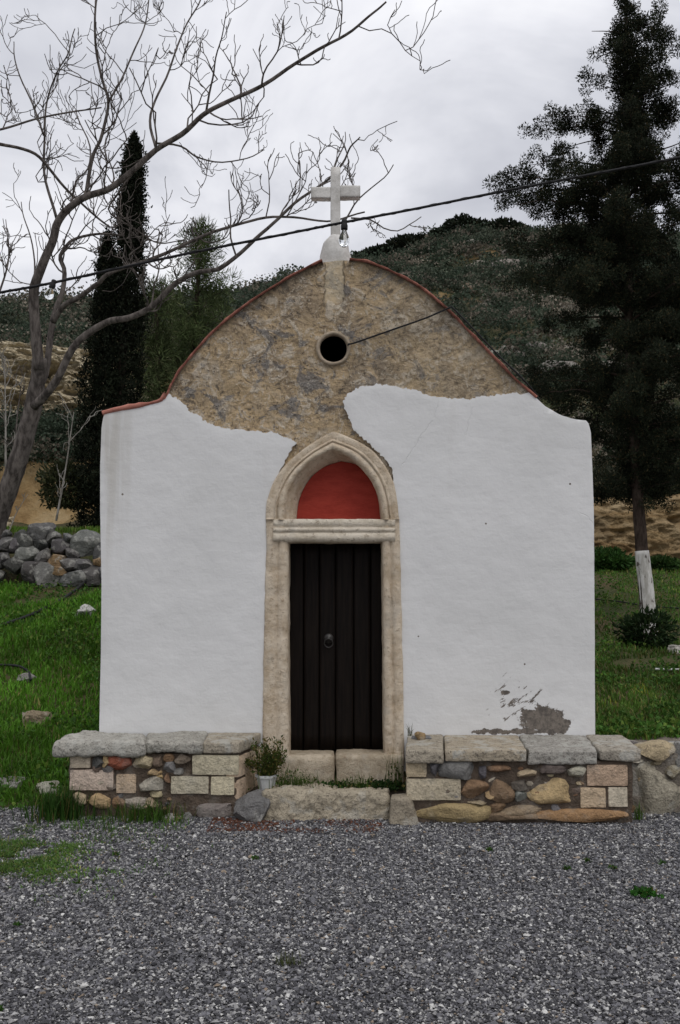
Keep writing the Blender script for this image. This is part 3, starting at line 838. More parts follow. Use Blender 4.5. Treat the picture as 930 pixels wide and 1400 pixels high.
for i, (b, c) in enumerate([((127, 1029, 145, 1053), DKG), ((147, 1032, 180, 1054), REDB), ((182, 1032, 208, 1050), TAN), ((203, 1051, 219, 1061), OCH), ((192, 1062, 223, 1084), PALE), ((140, 1030, 152, 1049), OCH),
                            ((222, 1040, 240, 1056), GREY), ((240, 1031, 262, 1044), (.2, .165, .13)), ((210, 1034, 222, 1048), (.2, .15, .11)), ((225, 1058, 234, 1072), BRN),
                            ((122, 1085, 153, 1104), OCH), ((100, 1083, 121, 1101), TAN), ((155, 1087, 172, 1106), BRN), ((173, 1087, 200, 1106), PALE), ((200, 1090, 217, 1108), TAN), ((271, 1094, 320, 1122), (.23, .21, .19))]):
    face_stone(mb, b, DL, jit(c, 40 + i), 180 + i)
filler(mb, (122, 1034, 262, 1108), DL, 24, 3)
# cut blocks on the end that faces the door
def side_block(t0, t1, z0, z1, s):
    a = np.array([xb, YL]); b = np.array([xc, -.03]); p = a + (b - a) * t0; q = a + (b - a) * t1; o = np.array([.018, 0.004]); i_ = np.array([-.08, 0])
    c8 = [(*(p + i_), z0), (*(p + o), z0), (*(q + o), z0), (*(q + i_), z0), (*(p + i_), z1), (*(p + o), z1), (*(q + o), z1), (*(q + i_), z1)]
    v, f = block(c8, (3, 8, 6), .01, .005, s, 8); mb.add(v, f, jit(CUT2, s))
side_block(-.02, .45, .30, .455, 201); side_block(.48, .98, .33, .455, 202); side_block(0, .3, .135, .28, 203); side_block(.34, .85, .15, .315, 204)
mb.build('base', M['masonry'], lb, 30)
SLABL = [((77, 203), .105, -.56, (.45, .43, .38), .022), ((201, 280), .095, -.545, (.42, .40, .35), .022), ((279, 329), .085, -.53, (.42, .37, .29), .006)]
for i, ((a, b), th, yf_, c, amp) in enumerate(SLABL):
    d = CAMD + yf_; x0, x1 = X(a, d) + .004, X(b, d) - .004
    x2 = X(min(b + 1, 360) if i < 2 else 360, 8.0) - .004; x3 = X(118 if i == 0 else a + 2, 8.0) + .004
    if i == 0: x2 = X(203, 8) - .004
    if i == 1: x3, x2 = X(203, 8) + .004, X(287, 8) - .004
    if i == 2: x3 = X(287, 8) + .004
    zt = .575 if i < 2 else .565
    c8 = [(x0, yf_, zt - th), (x1, yf_, zt - th), (x2, -.02, zt - th), (x3, -.02, zt - th), (x0, yf_, zt), (x1, yf_, zt), (x2, -.02, zt), (x3, -.02, zt)]
    v, f = block(c8, (36, 18, 7), .03 if i < 2 else .012, amp, 210 + i, 7)
    mk('slab', v, f, M['slab'], lb, True, np.tile(np.array(c), (len(v), 1)))

# right bench
DR = 7.3; YR = DR - CAMD
rb = thing('stone_bench', 'masonry bench right of the door, topped with four slabs below the dark wall stain', 'bench', (X(705, DR), YR / 2, 0), 'stone benches against the chapel front')
mb = MB()
xa, xb, xc, xd = X(557, DR), X(859, DR), X(846, 8.0), X(556, 8.0)
v, f = block([(xa, YR, -.04), (xb, YR, -.04), (xc, -.03, -.04), (xd, -.03, -.04), (xa, YR, .455), (xb, YR, .455), (xc, -.03, .455), (xd, -.03, .455)], (70, 16, 24), .015, .014, 250, 8)
mb.add(v, f, MORT)
for i, (b, c) in enumerate([((556, 1036, 583, 1062), CUT2), ((556, 1064, 630, 1094), CUT), ((802, 1045, 857, 1074), CUT2), ((793, 1076, 828, 1104), CUT2), ((831, 1075, 858, 1103), CUT)]):
    face_block(mb, b, DR, jit(c, 10 + i, .1), 260 + i)
for i, (b, c) in enumerate([((587, 1038, 601, 1062), DKG), ((603, 1040, 652, 1066), GREY), ((631, 1067, 667, 1091), BRN), ((669, 1063, 703, 1096), (.27, .185, .11)), ((724, 1064, 788, 1099), OCH), ((775, 1047, 800, 1063), PALE),
                            ((708, 1050, 732, 1063), TAN), ((664, 1046, 697, 1057), BRN), ((664, 1080, 676, 1093), OCH), ((704, 1081, 719, 1095), GREY), ((735, 1044, 772, 1058), (.16, .13, .11)), ((700, 1064, 722, 1080), (.17, .14, .12)), ((655, 1047, 664, 1064), DKG),
                            ((570, 1097, 668, 1124), OCH), ((682, 1100, 748, 1116), (.30, .23, .15)), ((733, 1106, 852, 1124), ORG), ((668, 1096, 690, 1110), BRN), ((668, 1110, 735, 1124), (.25, .19, .12)), ((640, 1094, 664, 1100), TAN)]):
    face_stone(mb, b, DR, jit(c, 70 + i), 280 + i)
filler(mb, (585, 1044, 800, 1118), DR, 34, 4)
mb.build('base', M['masonry'], rb, 30)
SLABR = [((552, 605), .10, -.76, (.42, .37, .29), .008), ((605, 718), .09, -.755, (.45, .385, .29), .008), ((718, 814), .105, -.75, (.38, .36, .32), .018), ((814, 872), .09, -.74, (.41, .37, .305), .012)]
bx = [556, 604, 706, 795, 846]
for i, ((a, b), th, yf_, c, amp) in enumerate(SLABR):
    d = CAMD + yf_; x0, x1 = X(a, d) + .004, X(b, d) - .004; x3, x2 = X(bx[i], 8) + .004, X(bx[i + 1], 8) - .004
    zt = .548 - (.006 if i == 2 else 0)
    c8 = [(x0, yf_, zt - th), (x1, yf_, zt - th), (x2, -.02, zt - th), (x3, -.02, zt - th), (x0, yf_, zt), (x1, yf_, zt), (x2, -.02, zt), (x3, -.02, zt)]
    v, f = block(c8, (36, 18, 7), .016, amp, 300 + i, 7)
    mk('slab', v, f, M['slab'], rb, True, np.tile(np.array(c), (len(v), 1)))

# ------------------------------------------------------------------ loose stones
def stone(name, label, cat, c, r, col, seed, group=None, mat='rock', sub=4, cuts=10, amp=.12, rz=0.0):
    v, f = rock(c, r, seed, sub, cuts, amp, 0, rz)
    o = mk(name, v, f, M[mat], None, 27, np.tile(np.array(col), (len(v), 1)), origin=(c[0], c[1], c[2] - r[2]))
    return tag(o, label, cat, group)

p = P(345, 1101, 7.36); stone('boulder', 'rounded grey and ochre boulder wedged between the left bench and the step', 'stone', (p.x, p.y + .08, .09), (.145, .16, .125), (.19, .185, .18), 311)
p = P(549, 1104, 7.26); c8 = [(X(531, 7.26), -.76, -.03), (X(570, 7.26), -.76, -.03), (X(570, 7.4), -.56, -.03), (X(533, 7.4), -.56, -.03), (X(531, 7.26), -.75, .20), (X(558, 7.26), -.75, .20), (X(560, 7.4), -.56, .20), (X(533, 7.4), -.56, .20)]
v, f = block(c8, (14, 10, 12), .03, .018, 312, 7)
tag(mk('stone_block', v, f, M['rock'], None, True, np.tile(np.array((.36, .31, .235)), (len(v), 1)), origin=(p.x, -.66, -.03)), 'squarish pale stone block at the left foot of the right bench', 'stone')
# the step
xs0, xs1 = X(361, 7.4), X(531, 7.4)
c8 = [(xs0, -.62, -.03), (xs1, -.60, -.03), (xs1 + .02, -.30, -.03), (xs0, -.30, -.03), (xs0, -.60, .215), (xs1, -.58, .205), (xs1 + .02, -.30, .19), (xs0, -.30, .205)]
v, f = block(c8, (90, 20, 24), .03, .024, 313, 9)
tag(mk('doorstep', v, f, M['rock'], None, True, np.tile(np.array((.46, .40, .30)), (len(v), 1)), origin=((xs0 + xs1) / 2, -.45, -.03)), 'long worn sandstone step lying on the gravel below the door', 'step')
# soil between step and threshold
gxs = np.linspace(X(345, 8), X(556, 8), 40); gys = np.linspace(-.50, -.06, 14)
A, B = np.meshgrid(gxs, gys); pp = np.stack([A.ravel(), B.ravel(), A.ravel() * 0], 1)
pp[:, 2] = .155 + fbm(pp * 9, 3, 9) * .02 + (B.ravel() + .3) * .05
n = 40; qd = [(j * n + i, j * n + i + 1, (j + 1) * n + i + 1, (j + 1) * n + i) for j in range(13) for i in range(n - 1)]
tag(mk('soil', pp, qd, m_simple('dark_soil', (.035, .026, .018), (.10, .078, .055), 18, .95, .8, .01), None, True), kind='structure')

p = P(574, 996, 7.72); stone('pebble', 'small ochre stone lying on the end of the right bench beside the door', 'stone', (p.x, p.y, .575), (.045, .04, .035), (.33, .23, .12), 314, sub=3)
c = (X(571, 7.78), -.22, .556); v, f = block([(c[0] - .06, c[1] - .05, .548), (c[0] + .10, c[1] - .06, .548), (c[0] + .09, c[1] + .06, .548), (c[0] - .05, c[1] + .05, .548), (c[0] - .06, c[1] - .05, .566), (c[0] + .10, c[1] - .06, .566), (c[0] + .09, c[1] + .06, .566), (c[0] - .05, c[1] + .05, .566)], (10, 8, 2), .006, .004, 3)
o = mk('flat_stone', v, f, M['rock'], None, True, np.tile(np.array((.2, .2, .205)), (len(v), 1)), origin=c); tag(o, 'thin grey flat stone on the right bench under the small ochre stone', 'stone')
for (px_, py_, rx, ry, rz_, c, lab, s) in [
    (66, 1076, .17, .12, .06, (.40, .385, .31), 'low pale lichened stone in the grass left of the left bench', 321),
    (236, 1097, .085, .07, .05, (.34, .325, .29), 'pale grey stone leaning on the foot of the left bench', 322),
    (260, 1095, .038, .04, .05, (.22, .22, .20), 'small mossy grey stone beside the pale grey stone at the left bench foot', 323),
    (246, 1110, .06, .05, .03, (.25, .20, .13), 'small flat brown stone on the gravel below the left bench', 324),
    (50, 985, .20, .16, .12, (.30, .24, .16), 'brown lichened rock half sunk in the meadow grass', 325),
    (118, 838, .19, .15, .12, (.50, .49, .46), 'white limestone rock in the grass below the dry stone wall', 326),
    (12, 1070, .2, .15, .07, (.22, .21, .19), 'flat grey stone buried in grass at the far left edge of the photo', 327),
    (925, 889, .16, .14, .085, (.45, .43, .38), 'whitish rock lying beside the limewashed tree trunk', 328),
    (38, 925, .12, .1, .06, (.25, .24, .22), 'dull grey rock on the grass slope above the brown rock', 329)]:
    if py_ > 1085: g = Vector((X(px_, 7.4), -.58, 0))
    else: g = ground_at(px_, py_ + 4)
    stone('rock', lab, 'stone', (g.x, g.y, g.z + rz_ * .22), (rx, ry, rz_), c, s, 'loose stones around the chapel', sub=4, cuts=16, amp=.28, rz=s * .7)

# low rubble wall running on from the right bench
lw = thing('rubble_wall', 'low rubble retaining wall running on from the right bench towards the right edge', 'wall', (3.1, -.4, 0))
mb = MB(); Dw = 7.62; Yw = Dw - CAMD
x0, x1 = X(852, Dw), X(852, Dw) + 2.6
v, f = block([(x0, Yw, -.04), (x1, Yw, -.04), (x1, .12, -.04), (x0, .12, -.04), (x0, Yw, .46), (x1, Yw, .44), (x1, .12, .50), (x0, .12, .52)], (60, 12, 16), .03, .03, 340, 5)
mb.add(v, f, (.22, .19, .155))
for i, (b, c, pr) in enumerate([((862, 1046, 938, 1122), (.40, .365, .285), .06), ((872, 1016, 922, 1042), TAN, .05), ((922, 1018, 945, 1052), GREY, .05), ((868, 1056, 884, 1070), OCH, .03), ((909, 1046, 932, 1066), (.3, .26, .19), .05), ((858, 1080, 872, 1120), BRN, .02),
                                ((940, 1055, 1000, 1120), (.33, .30, .24), .06), ((950, 1016, 990, 1050), TAN, .05), ((1000, 1020, 1060, 1075), PALE, .05), ((1010, 1075, 1070, 1120), GREY, .05), ((858, 1034, 880, 1044), PALE, .03), ((884, 1040, 906, 1047), TAN, .02)]):
    face_stone(mb, b, Dw, jit(c, 90 + i, .08), 350 + i, pr, .12)
for i in range(26):
    x = x0 + .05 + random.random() * 2.4; y = Yw + .08 + random.random() * .32
    v, f = rock((x, y, .475 + random.random() * .02), (random.uniform(.05, .12), random.uniform(.04, .09), random.uniform(.025, .05)), 400 + i, 3); mb.add(v, f, jit(PALE if i % 2 else GREY, i, .2))
mb.build('masonry', M['rock'], lw, 30)

# dry stone wall on the left slope: every stone a part
dw = thing('dry_stone_wall', 'tumbled dry stone wall of grey boulders holding the slope left of the chapel', 'wall', tuple(P(70, 790, 15.0)))
DS = [(8, 742, 17, 13), (27, 742, 16, 12), (32, 738, 18, 20), (56, 740, 14, 9), (40, 757, 20, 18), (60, 757, 12, 14), (58, 725, 22, 18), (73, 731, 12, 10), (86, 743, 17, 14), (95, 733, 10, 9), (119, 742, 24, 24), (20, 768, 20, 16), (44, 780, 19, 18),
      (64, 785, 24, 22), (78, 764, 15, 11), (97, 769, 19, 11), (117, 770, 17, 11), (100, 787, 23, 15), (130, 783, 18, 17), (134, 764, 10, 10), (5, 760, 12, 10), (-8, 765, 14, 14), (82, 778, 12, 9), (100, 753, 12, 9), (-22, 748, 18, 14), (150, 755, 22, 22), (152, 782, 20, 16), (4, 727, 12, 9), (-5, 785, 14, 11)]
for i, (a, b, rx, rz_) in enumerate(DS):
    b += 4
    d = 15.05 + (760 - b) * .006; q = P(a, b, d); m_ = d / F
    c = (.26, .175, .095) if i in (14, 19, 22) else jit((.135, .132, .128), i, .5)
    v, f = rock(q, (rx * m_ * .93, .2, rz_ * m_ * .93), 500 + i, 4, 9, .14, 0, 0)
    mk('stone', v, f, M['rock'], dw, 27, np.tile(np.array(c), (len(v), 1)), origin=tuple(q))

# ------------------------------------------------------------------ flower pot
pc = Vector((X(366, 7.62), -.38, .155))
fp = thing('flower_pot', 'small white flower pot with a straggly plant in the corner between left bench and door', 'flower pot', tuple(pc))
prof = [(.001, 0), (.05, 0), (.052, .005), (.078, .125), (.088, .128), (.088, .145), (.078, .146), (.074, .12), (.001, .115)]
v, f = lathe(pc, prof, 6); mk('pot', rough(v, .004, 3), f, M['pot'], fp)

def leaves(c, L, W, rg, up=0.0, out=None):
    """diamond leaves at c; out = preferred directions"""
    n = len(c)
    a = rg.normal(size=(n, 3)); a /= np.linalg.norm(a, axis=1)[:, None]
    if out is not None: a = a * .75 + out
    a[:, 2] += up; a /= np.maximum(np.linalg.norm(a, axis=1), 1e-6)[:, None]
    r = rg.normal(size=(n, 3)); b = np.cross(a, r); b /= np.maximum(np.linalg.norm(b, axis=1), 1e-6)[:, None]
    nn = np.cross(a, b)
    L = np.broadcast_to(L, (n,))[:, None] * rg.uniform(.65, 1.3, (n, 1)); W = np.broadcast_to(W, (n,))[:, None] * rg.uniform(.7, 1.25, (n, 1))
    v = np.stack([c, c + a * L * .45 + b * W + nn * W * .4, c + a * L, c + a * L * .45 - b * W + nn * W * .4], 1)
    return v.reshape(-1, 3), np.arange(n * 4).reshape(n, 4)

def leafcols(n, rg, base, var=.35, alt=None, frac=.2):
    k = rg.uniform(1 - var, 1 + var, (n, 1)); c = np.array(base)[None] * k
    if alt is not None: c = np.where(rg.random((n, 1)) < frac, np.array(alt)[None] * k, c)
    return np.clip(c, 0, 1)

def blades(base, H, W, rg, lean=.5, dirs=None):
    n = len(base); a = rg.uniform(0, 2 * math.pi, n)
    d = np.stack([np.cos(a), np.sin(a), a * 0], 1)
    if dirs is not None: d = d * .6 + dirs
    s = np.stack([-np.sin(a), np.cos(a), a * 0], 1)
    H = (np.broadcast_to(H, (n,)) * rg.uniform(.55, 1.35, n))[:, None]; W = np.broadcast_to(W, (n,))[:, None]
    ln = (rg.uniform(.15, 1.0, n) * lean)[:, None]
    up = np.array([[0, 0, 1.0]])
    m = base + up * H * .55 + d * H * ln * .3; t = base + up * H * (1 - .25 * ln) + d * H * ln
    v = np.stack([base - s * W, base + s * W, m - s * W * .7, m + s * W * .7, t], 1).reshape(-1, 3)
    f = (np.arange(n)[:, None, None] * 5 + np.array([[0, 1, 3], [0, 3, 2], [2, 3, 4]])[None]).reshape(-1, 3)
    return v, f

rg = np.random.default_rng(77)
mb = MB(); cs = []
for k in range(26):
    a = rg.uniform(0, 2 * math.pi); h = rg.uniform(.10, .30); r = rg.uniform(.02, .13)
    b0 = pc + Vector((.03 * math.cos(a), .03 * math.sin(a), .11)); t = b0 + Vector((r * math.cos(a), r * math.sin(a), h))
    mid = (b0 + t) / 2 + Vector((0, 0, .03)); pts = smoothline([b0, mid, t], 7)
    v, f = tube(pts, .0022, 4); mb.add(v, f, (.10, .085, .03))
    for q in pts[1:]:
        for _ in range(9): cs.append(q + rg.normal(0, .014, 3))
cs = np.array(cs); v, f = leaves(cs, .035, .006, rg, .5); mb.add(v, f, np.repeat(leafcols(len(cs), rg, (.05, .075, .015), .4, (.13, .11, .03), .3), 4, 0))
mb.build('plant', M['leaf'], fp, False)

# ------------------------------------------------------------------ grass and weeds
def meadow():
    rg = np.random.default_rng(90); V_, F_, C_ = [], [], []; n0 = 0
    def put(x, y, H, W, lean, base, alt, frac, z=None):
        nonlocal n0
        zz = height(x, y) if z is None else z
        v, f = blades(np.stack([x, y, zz - .01], 1), H, W, rg, lean)
        V_.append(v); F_.append(f + n0); n0 += len(v)
        pn = 1 + .9 * fbm(np.stack([x * 1.1, y * 1.1, x * 0], 1), 4, 61, .6)
        C_.append(np.repeat(leafcols(len(x), rg, base, .35, alt, frac) * np.clip(pn, .45, 1.8)[:, None], 5, 0))
    G = (.078, .185, .018); DRY = (.20, .19, .06); DG = (.022, .060, .010)
    def clump_mask(x, y, s, thr, seed): return fbm(np.stack([x * s, y * s, x * 0], 1), 3, seed) > thr
    # left slope
    n = 75000; y = rg.uniform(-.35, 8, n) ; x = -1.9 - rg.random(n) * (1.2 + (y + 8) * .34)
    ok = ~((y < -.12 + .1 * np.sin(x * 2.3)) & (rg.random(n) < .75)); ok &= ~((y > 5.6) & clump_mask(x, y, 1.2, -.1, 5)); ok &= ~((y > 7.35))
    x, y = x[ok], y[ok]; tall = .075 + .05 * (fbm(np.stack([x * 1.5, y * 1.5, x * 0], 1), 2, 8) + .3)
    put(x, y, np.clip(tall * 1.15, .05, .2), .004 + .0004 * (y + 8), .7, G, DRY, .05)
    n = 12000; y = rg.uniform(7.9, 11, n); x = rg.uniform(-8.5, -3, n); put(x, y, .10, .008, .7, (.085, .16, .022), DRY, .1)
    # right slope
    n = 46000; y = .05 + 11.8 * rg.random(n) ** 1.4; x = 1.95 + rg.random(n) * (1.0 + (y + 8) * .30)
    ok = (rg.random(n) < np.where(y > 4, .75, .95)) & ~((y > 3) & clump_mask(x, y, 1.1, .16, 6)); x, y = x[ok], y[ok]
    put(x, y, .075, .004 + .0004 * (y + 8), .8, (.080, .155, .026), DRY, .16)
    n = 70; cxs = rg.uniform(2.0, 3.6, 12); cys = rg.uniform(.8, 2.2, 12); k = rg.integers(0, 12, n)
    put(cxs[k] + rg.normal(0, .06, n), cys[k] + rg.normal(0, .06, n), .10, .006, .6, (.26, .28, .04), None, 0)
    # sprawling patch on the gravel, left
    n = 30000; x = rg.normal(-2.15, .36, n); y = rg.normal(-1.62, .36, n); q = np.stack([x * 4.5, y * 4.5, x * 0], 1)
    ok = (fbm(q, 5, 12, .7) > rg.uniform(-.15, .25, n)) & (x > -3.1) & (y < -.8); put(x[ok], y[ok], .032, .0038, 1.3, (.075, .145, .028), DRY, .12, np.full(ok.sum(), .014))
    n = 700; x = rg.uniform(-2.0, -1.1, n); y = rg.uniform(-.95, -.55, n); ok = fbm(np.stack([x * 5, y * 5, x * 0], 1), 2, 14) > .2; put(x[ok], y[ok], .05, .003, .9, G, DRY, .1, np.full(ok.sum(), .012))
    # broad leaved herbs among the blades
    n = 26000; y = rg.uniform(-.3, 7.2, n); x = -1.95 - rg.random(n) * (1.2 + (y + 8) * .34)
    y2 = .05 + 11 * rg.random(n) ** 1.3; x2 = 1.95 + rg.random(n) * (1.0 + (y2 + 8) * .30); x = np.r_[x, x2]; y = np.r_[y, y2]
    ok = fbm(np.stack([x * 1.6, y * 1.6, x * 0], 1), 3, 66) > rg.uniform(-.25, .3, len(x)); x, y = x[ok], y[ok]
    v, f = leaves(np.stack([x, y, height(x, y) + rg.uniform(.01, .09, len(x))], 1), .045, .02, rg, .15)
    lc = np.repeat(leafcols(len(x), rg, (.055, .125, .022), .5, (.11, .17, .03), .25), 4, 0)
    fq = np.concatenate([f[:, [0, 1, 2]], f[:, [0, 2, 3]]]) + n0
    V_.append(v); F_.append(fq); C_.append(lc); n0 += len(v)
    c = np.concatenate(C_)
    tag(mk('grass', np.concatenate(V_), np.concatenate(F_), M['blade'], col=c), 'short green meadow grass on the slopes either side of the chapel', 'grass', kind='stuff')
meadow()

def weed(name, label, cat, pos, n, H, W, lean, col, alt=(.14, .12, .04), spread=.05, leafy=0, group='weeds around the chapel front', seed=1, lsz=.03):
    rg = np.random.default_rng(seed)
    b = np.stack([rg.normal(pos[0], spread, n), rg.normal(pos[1], spread * .6, n), np.full(n, pos[2])], 1)
    v, f = blades(b, H, W, rg, lean); mb = MB(); mb.add(v, f, np.repeat(leafcols(n, rg, col, .35, alt, .12), 5, 0))
    if leafy:
        c = np.stack([rg.normal(pos[0], spread, leafy), rg.normal(pos[1], spread * .6, leafy), pos[2] + rg.uniform(.2, 1, leafy) ** 1.3 * H * .8], 1)
        v, f = leaves(c, lsz, lsz * .35, rg, .3); mb.add(v, f, np.repeat(leafcols(leafy, rg, col, .4, alt, .1), 4, 0))
    if name == 'ground_cover': return tag(mb.build(name, M['blade'], None, False, origin=tuple(pos)), label, cat, None, 'stuff')
    return tag(mb.build(name, M['blade'], None, False, origin=tuple(pos)), label, cat, group)
G1 = (.075, .15, .025)
weed('weed', 'thick tall grass tuft at the left end of the left bench', 'weed', (X(92, 7.42), -.57, 0), 420, .24, .004, .7, (.03, .075, .012), spread=.12, seed=1)
weed('weed', 'grassy weeds sprouting on the gravel before the left bench blocks', 'weed', (X(205, 7.4), -.62, 0), 260, .15, .004, .9, (.05, .105, .016), spread=.12, seed=2)
weed('weed', 'thin tall weeds with seed heads beside the flower pot', 'weed', (X(393, 7.6), -.36, .16), 110, .20, .003, .7, (.07, .11, .026), spread=.10, leafy=220, seed=3, lsz=.022)
weed('ground_cover', 'dark green creeping plant on the soil under the threshold crack', 'weed', (X(456, 7.7), -.30, .165), 70, .05, .004, 1.0, (.02, .05, .010), spread=.09, leafy=420, seed=4, lsz=.03)
weed('ground_cover', 'dark leafy plant between the step and the right bench', 'weed', (X(524, 7.7), -.28, .165), 60, .07, .004, 1.0, (.018, .042, .009), spread=.10, leafy=420, seed=5, lsz=.03)
weed('weed', 'loose grassy weeds on the soil right of the threshold crack', 'weed', (X(492, 7.7), -.27, .165), 110, .11, .0028, .9, (.06, .10, .02), spread=.10, leafy=60, seed=18, lsz=.02)
weed('weed', 'tall thin weed standing against the right door jamb', 'weed', (X(540, 7.7), -.22, .165), 26, .26, .0028, .4, (.06, .09, .02), spread=.03, leafy=40, seed=6, lsz=.03)
weed('weed', 'tiny grass tuft on the bench slab beside the ochre stone', 'weed', (X(561, 7.85), -.10, .55), 22, .09, .002, .9, (.07, .075, .03), spread=.012, seed=7)
weed('weed', 'sparse green tuft on the soil left of the threshold crack', 'weed', (X(418, 7.7), -.3, .165), 190, .11, .003, .9, (.07, .12, .024), spread=.11, leafy=60, seed=8, lsz=.02)
weed('weed', 'bright leafy weed alone on the gravel at the right', 'weed', (X(872, 5.62), 5.62 - 8, .012), 40, .03, .005, 1.6, (.035, .12, .018), spread=.035, leafy=110, seed=9, lsz=.035)
for k, (a, b, r, s) in enumerate(((770, 1181, .014, 21), (797, 1171, .010, 22), (896, 1174, .012, 23), (665, 1156, .010, 24), (830, 1180, .008, 26), (12, 1366, .010, 27), (165, 1163, .009, 28), (115, 1200, .009, 29), (35, 1255, .008, 30), (350, 1168, .012, 31))):
    d = 1.75 * F / (b - 800)
    weed('weed', 'tiny green weed seedling poking through the gravel', 'weed', (X(a, d), d - 8, .01), 16, .022, .003, 1.2, (.045, .105, .02), spread=r, leafy=30, seed=s, lsz=.018, group='seedlings in the gravel')
weed('weed', 'wispy dry grass tuft growing through the gravel in the foreground', 'weed', (X(395, 4.62), 4.62 - 8, .01), 60, .06, .0016, .9, (.07, .085, .03), spread=.035, seed=33)
weed('weed', 'sparse grass tuft leaning against the outer end of the right bench', 'weed', (X(866, 7.4), -.6, .01), 40, .12, .003, .6, G1, spread=.02, seed=34)

# ------------------------------------------------------------------ trees
def bark_tube(pts, rad, sides, amp, seed):
    v, f = tube(pts, rad, sides)
    return v + np.stack([fbm(v * 6, 3, seed + k) for k in range(3)], 1) * amp, f

# -- bare tree: limbs follow the photograph, twigs grow from them
bt_base = P(-14, 752, 15.2)
bt_base.z = gz(bt_base.x, bt_base.y) - .1
bare = thing('bare_tree', 'leafless grey tree leaning over the slope left of the chapel, branches spread behind the cross', 'tree', tuple(bt_base))
def limb3(pts, w0, w1, d0, d1, seed, n=None):
    p = np.array(pts, float); m = len(p)
    L = np.linalg.norm(np.diff(p, axis=0), axis=1).sum(); n = n or max(8, int(L / 9))
    s = smoothline(p, n); rg = np.random.default_rng(seed)
    ph = rg.uniform(0, 6, 2); t = np.linspace(0, 1, n)
    D = d0 + (d1 - d0) * t
    s = s + np.stack([np.sin(t * L / 17 + ph[0]) * 1.2, np.cos(t * L / 14 + ph[1]) * 1.2], 1) * np.minimum(1, t * 5)[:, None] * (1 if w0 < 12 else .4)
    q = np.array([tuple(P(a, b, d)) for (a, b), d in zip(s, D)])
    w = (w0 + (w1 - w0) * t ** .8) / 2 * D / F * .86
    return q, w
def twig(mb, start, d, L, r, depth, rg):
    """short crooked twig that curls upwards, forking"""
    n = 7; pts = [np.array(start)]; d = np.array(d, float)
    for i in range(n):
        d = d + rg.normal(0, .26, 3) + np.array([0, 0, .15]); d /= np.linalg.norm(d)
        pts.append(pts[-1] + d * L / n)
    pts = np.array(pts); v, f = tube(pts, np.linspace(r, max(r * .5, .0052), n + 1), 4 if depth else 5, False); mb.add(v, f)
    if depth <= 0: return
    for i in range(1, n + 1):
        for _ in range(1 if rg.random() < .42 else 0):
            a = rg.normal(size=3); a -= a @ d * d; a /= np.linalg.norm(a)
            a[1] *= .6
            twig(mb, pts[i], d * .75 + a * .8, L * rg.uniform(.35, .75), r * .7, depth - 1, rg)
v, f = None, None
tr, tw = limb3([(-16, 765), (0, 700), (14, 660), (30, 615), (44, 560), (53, 515), (54, 490)], 35, 24, 15.2, 14.6, 1)
v, f = bark_tube(tr, tw, 14, .02, 1); mk('trunk', v, f, M['bark'], bare, True)
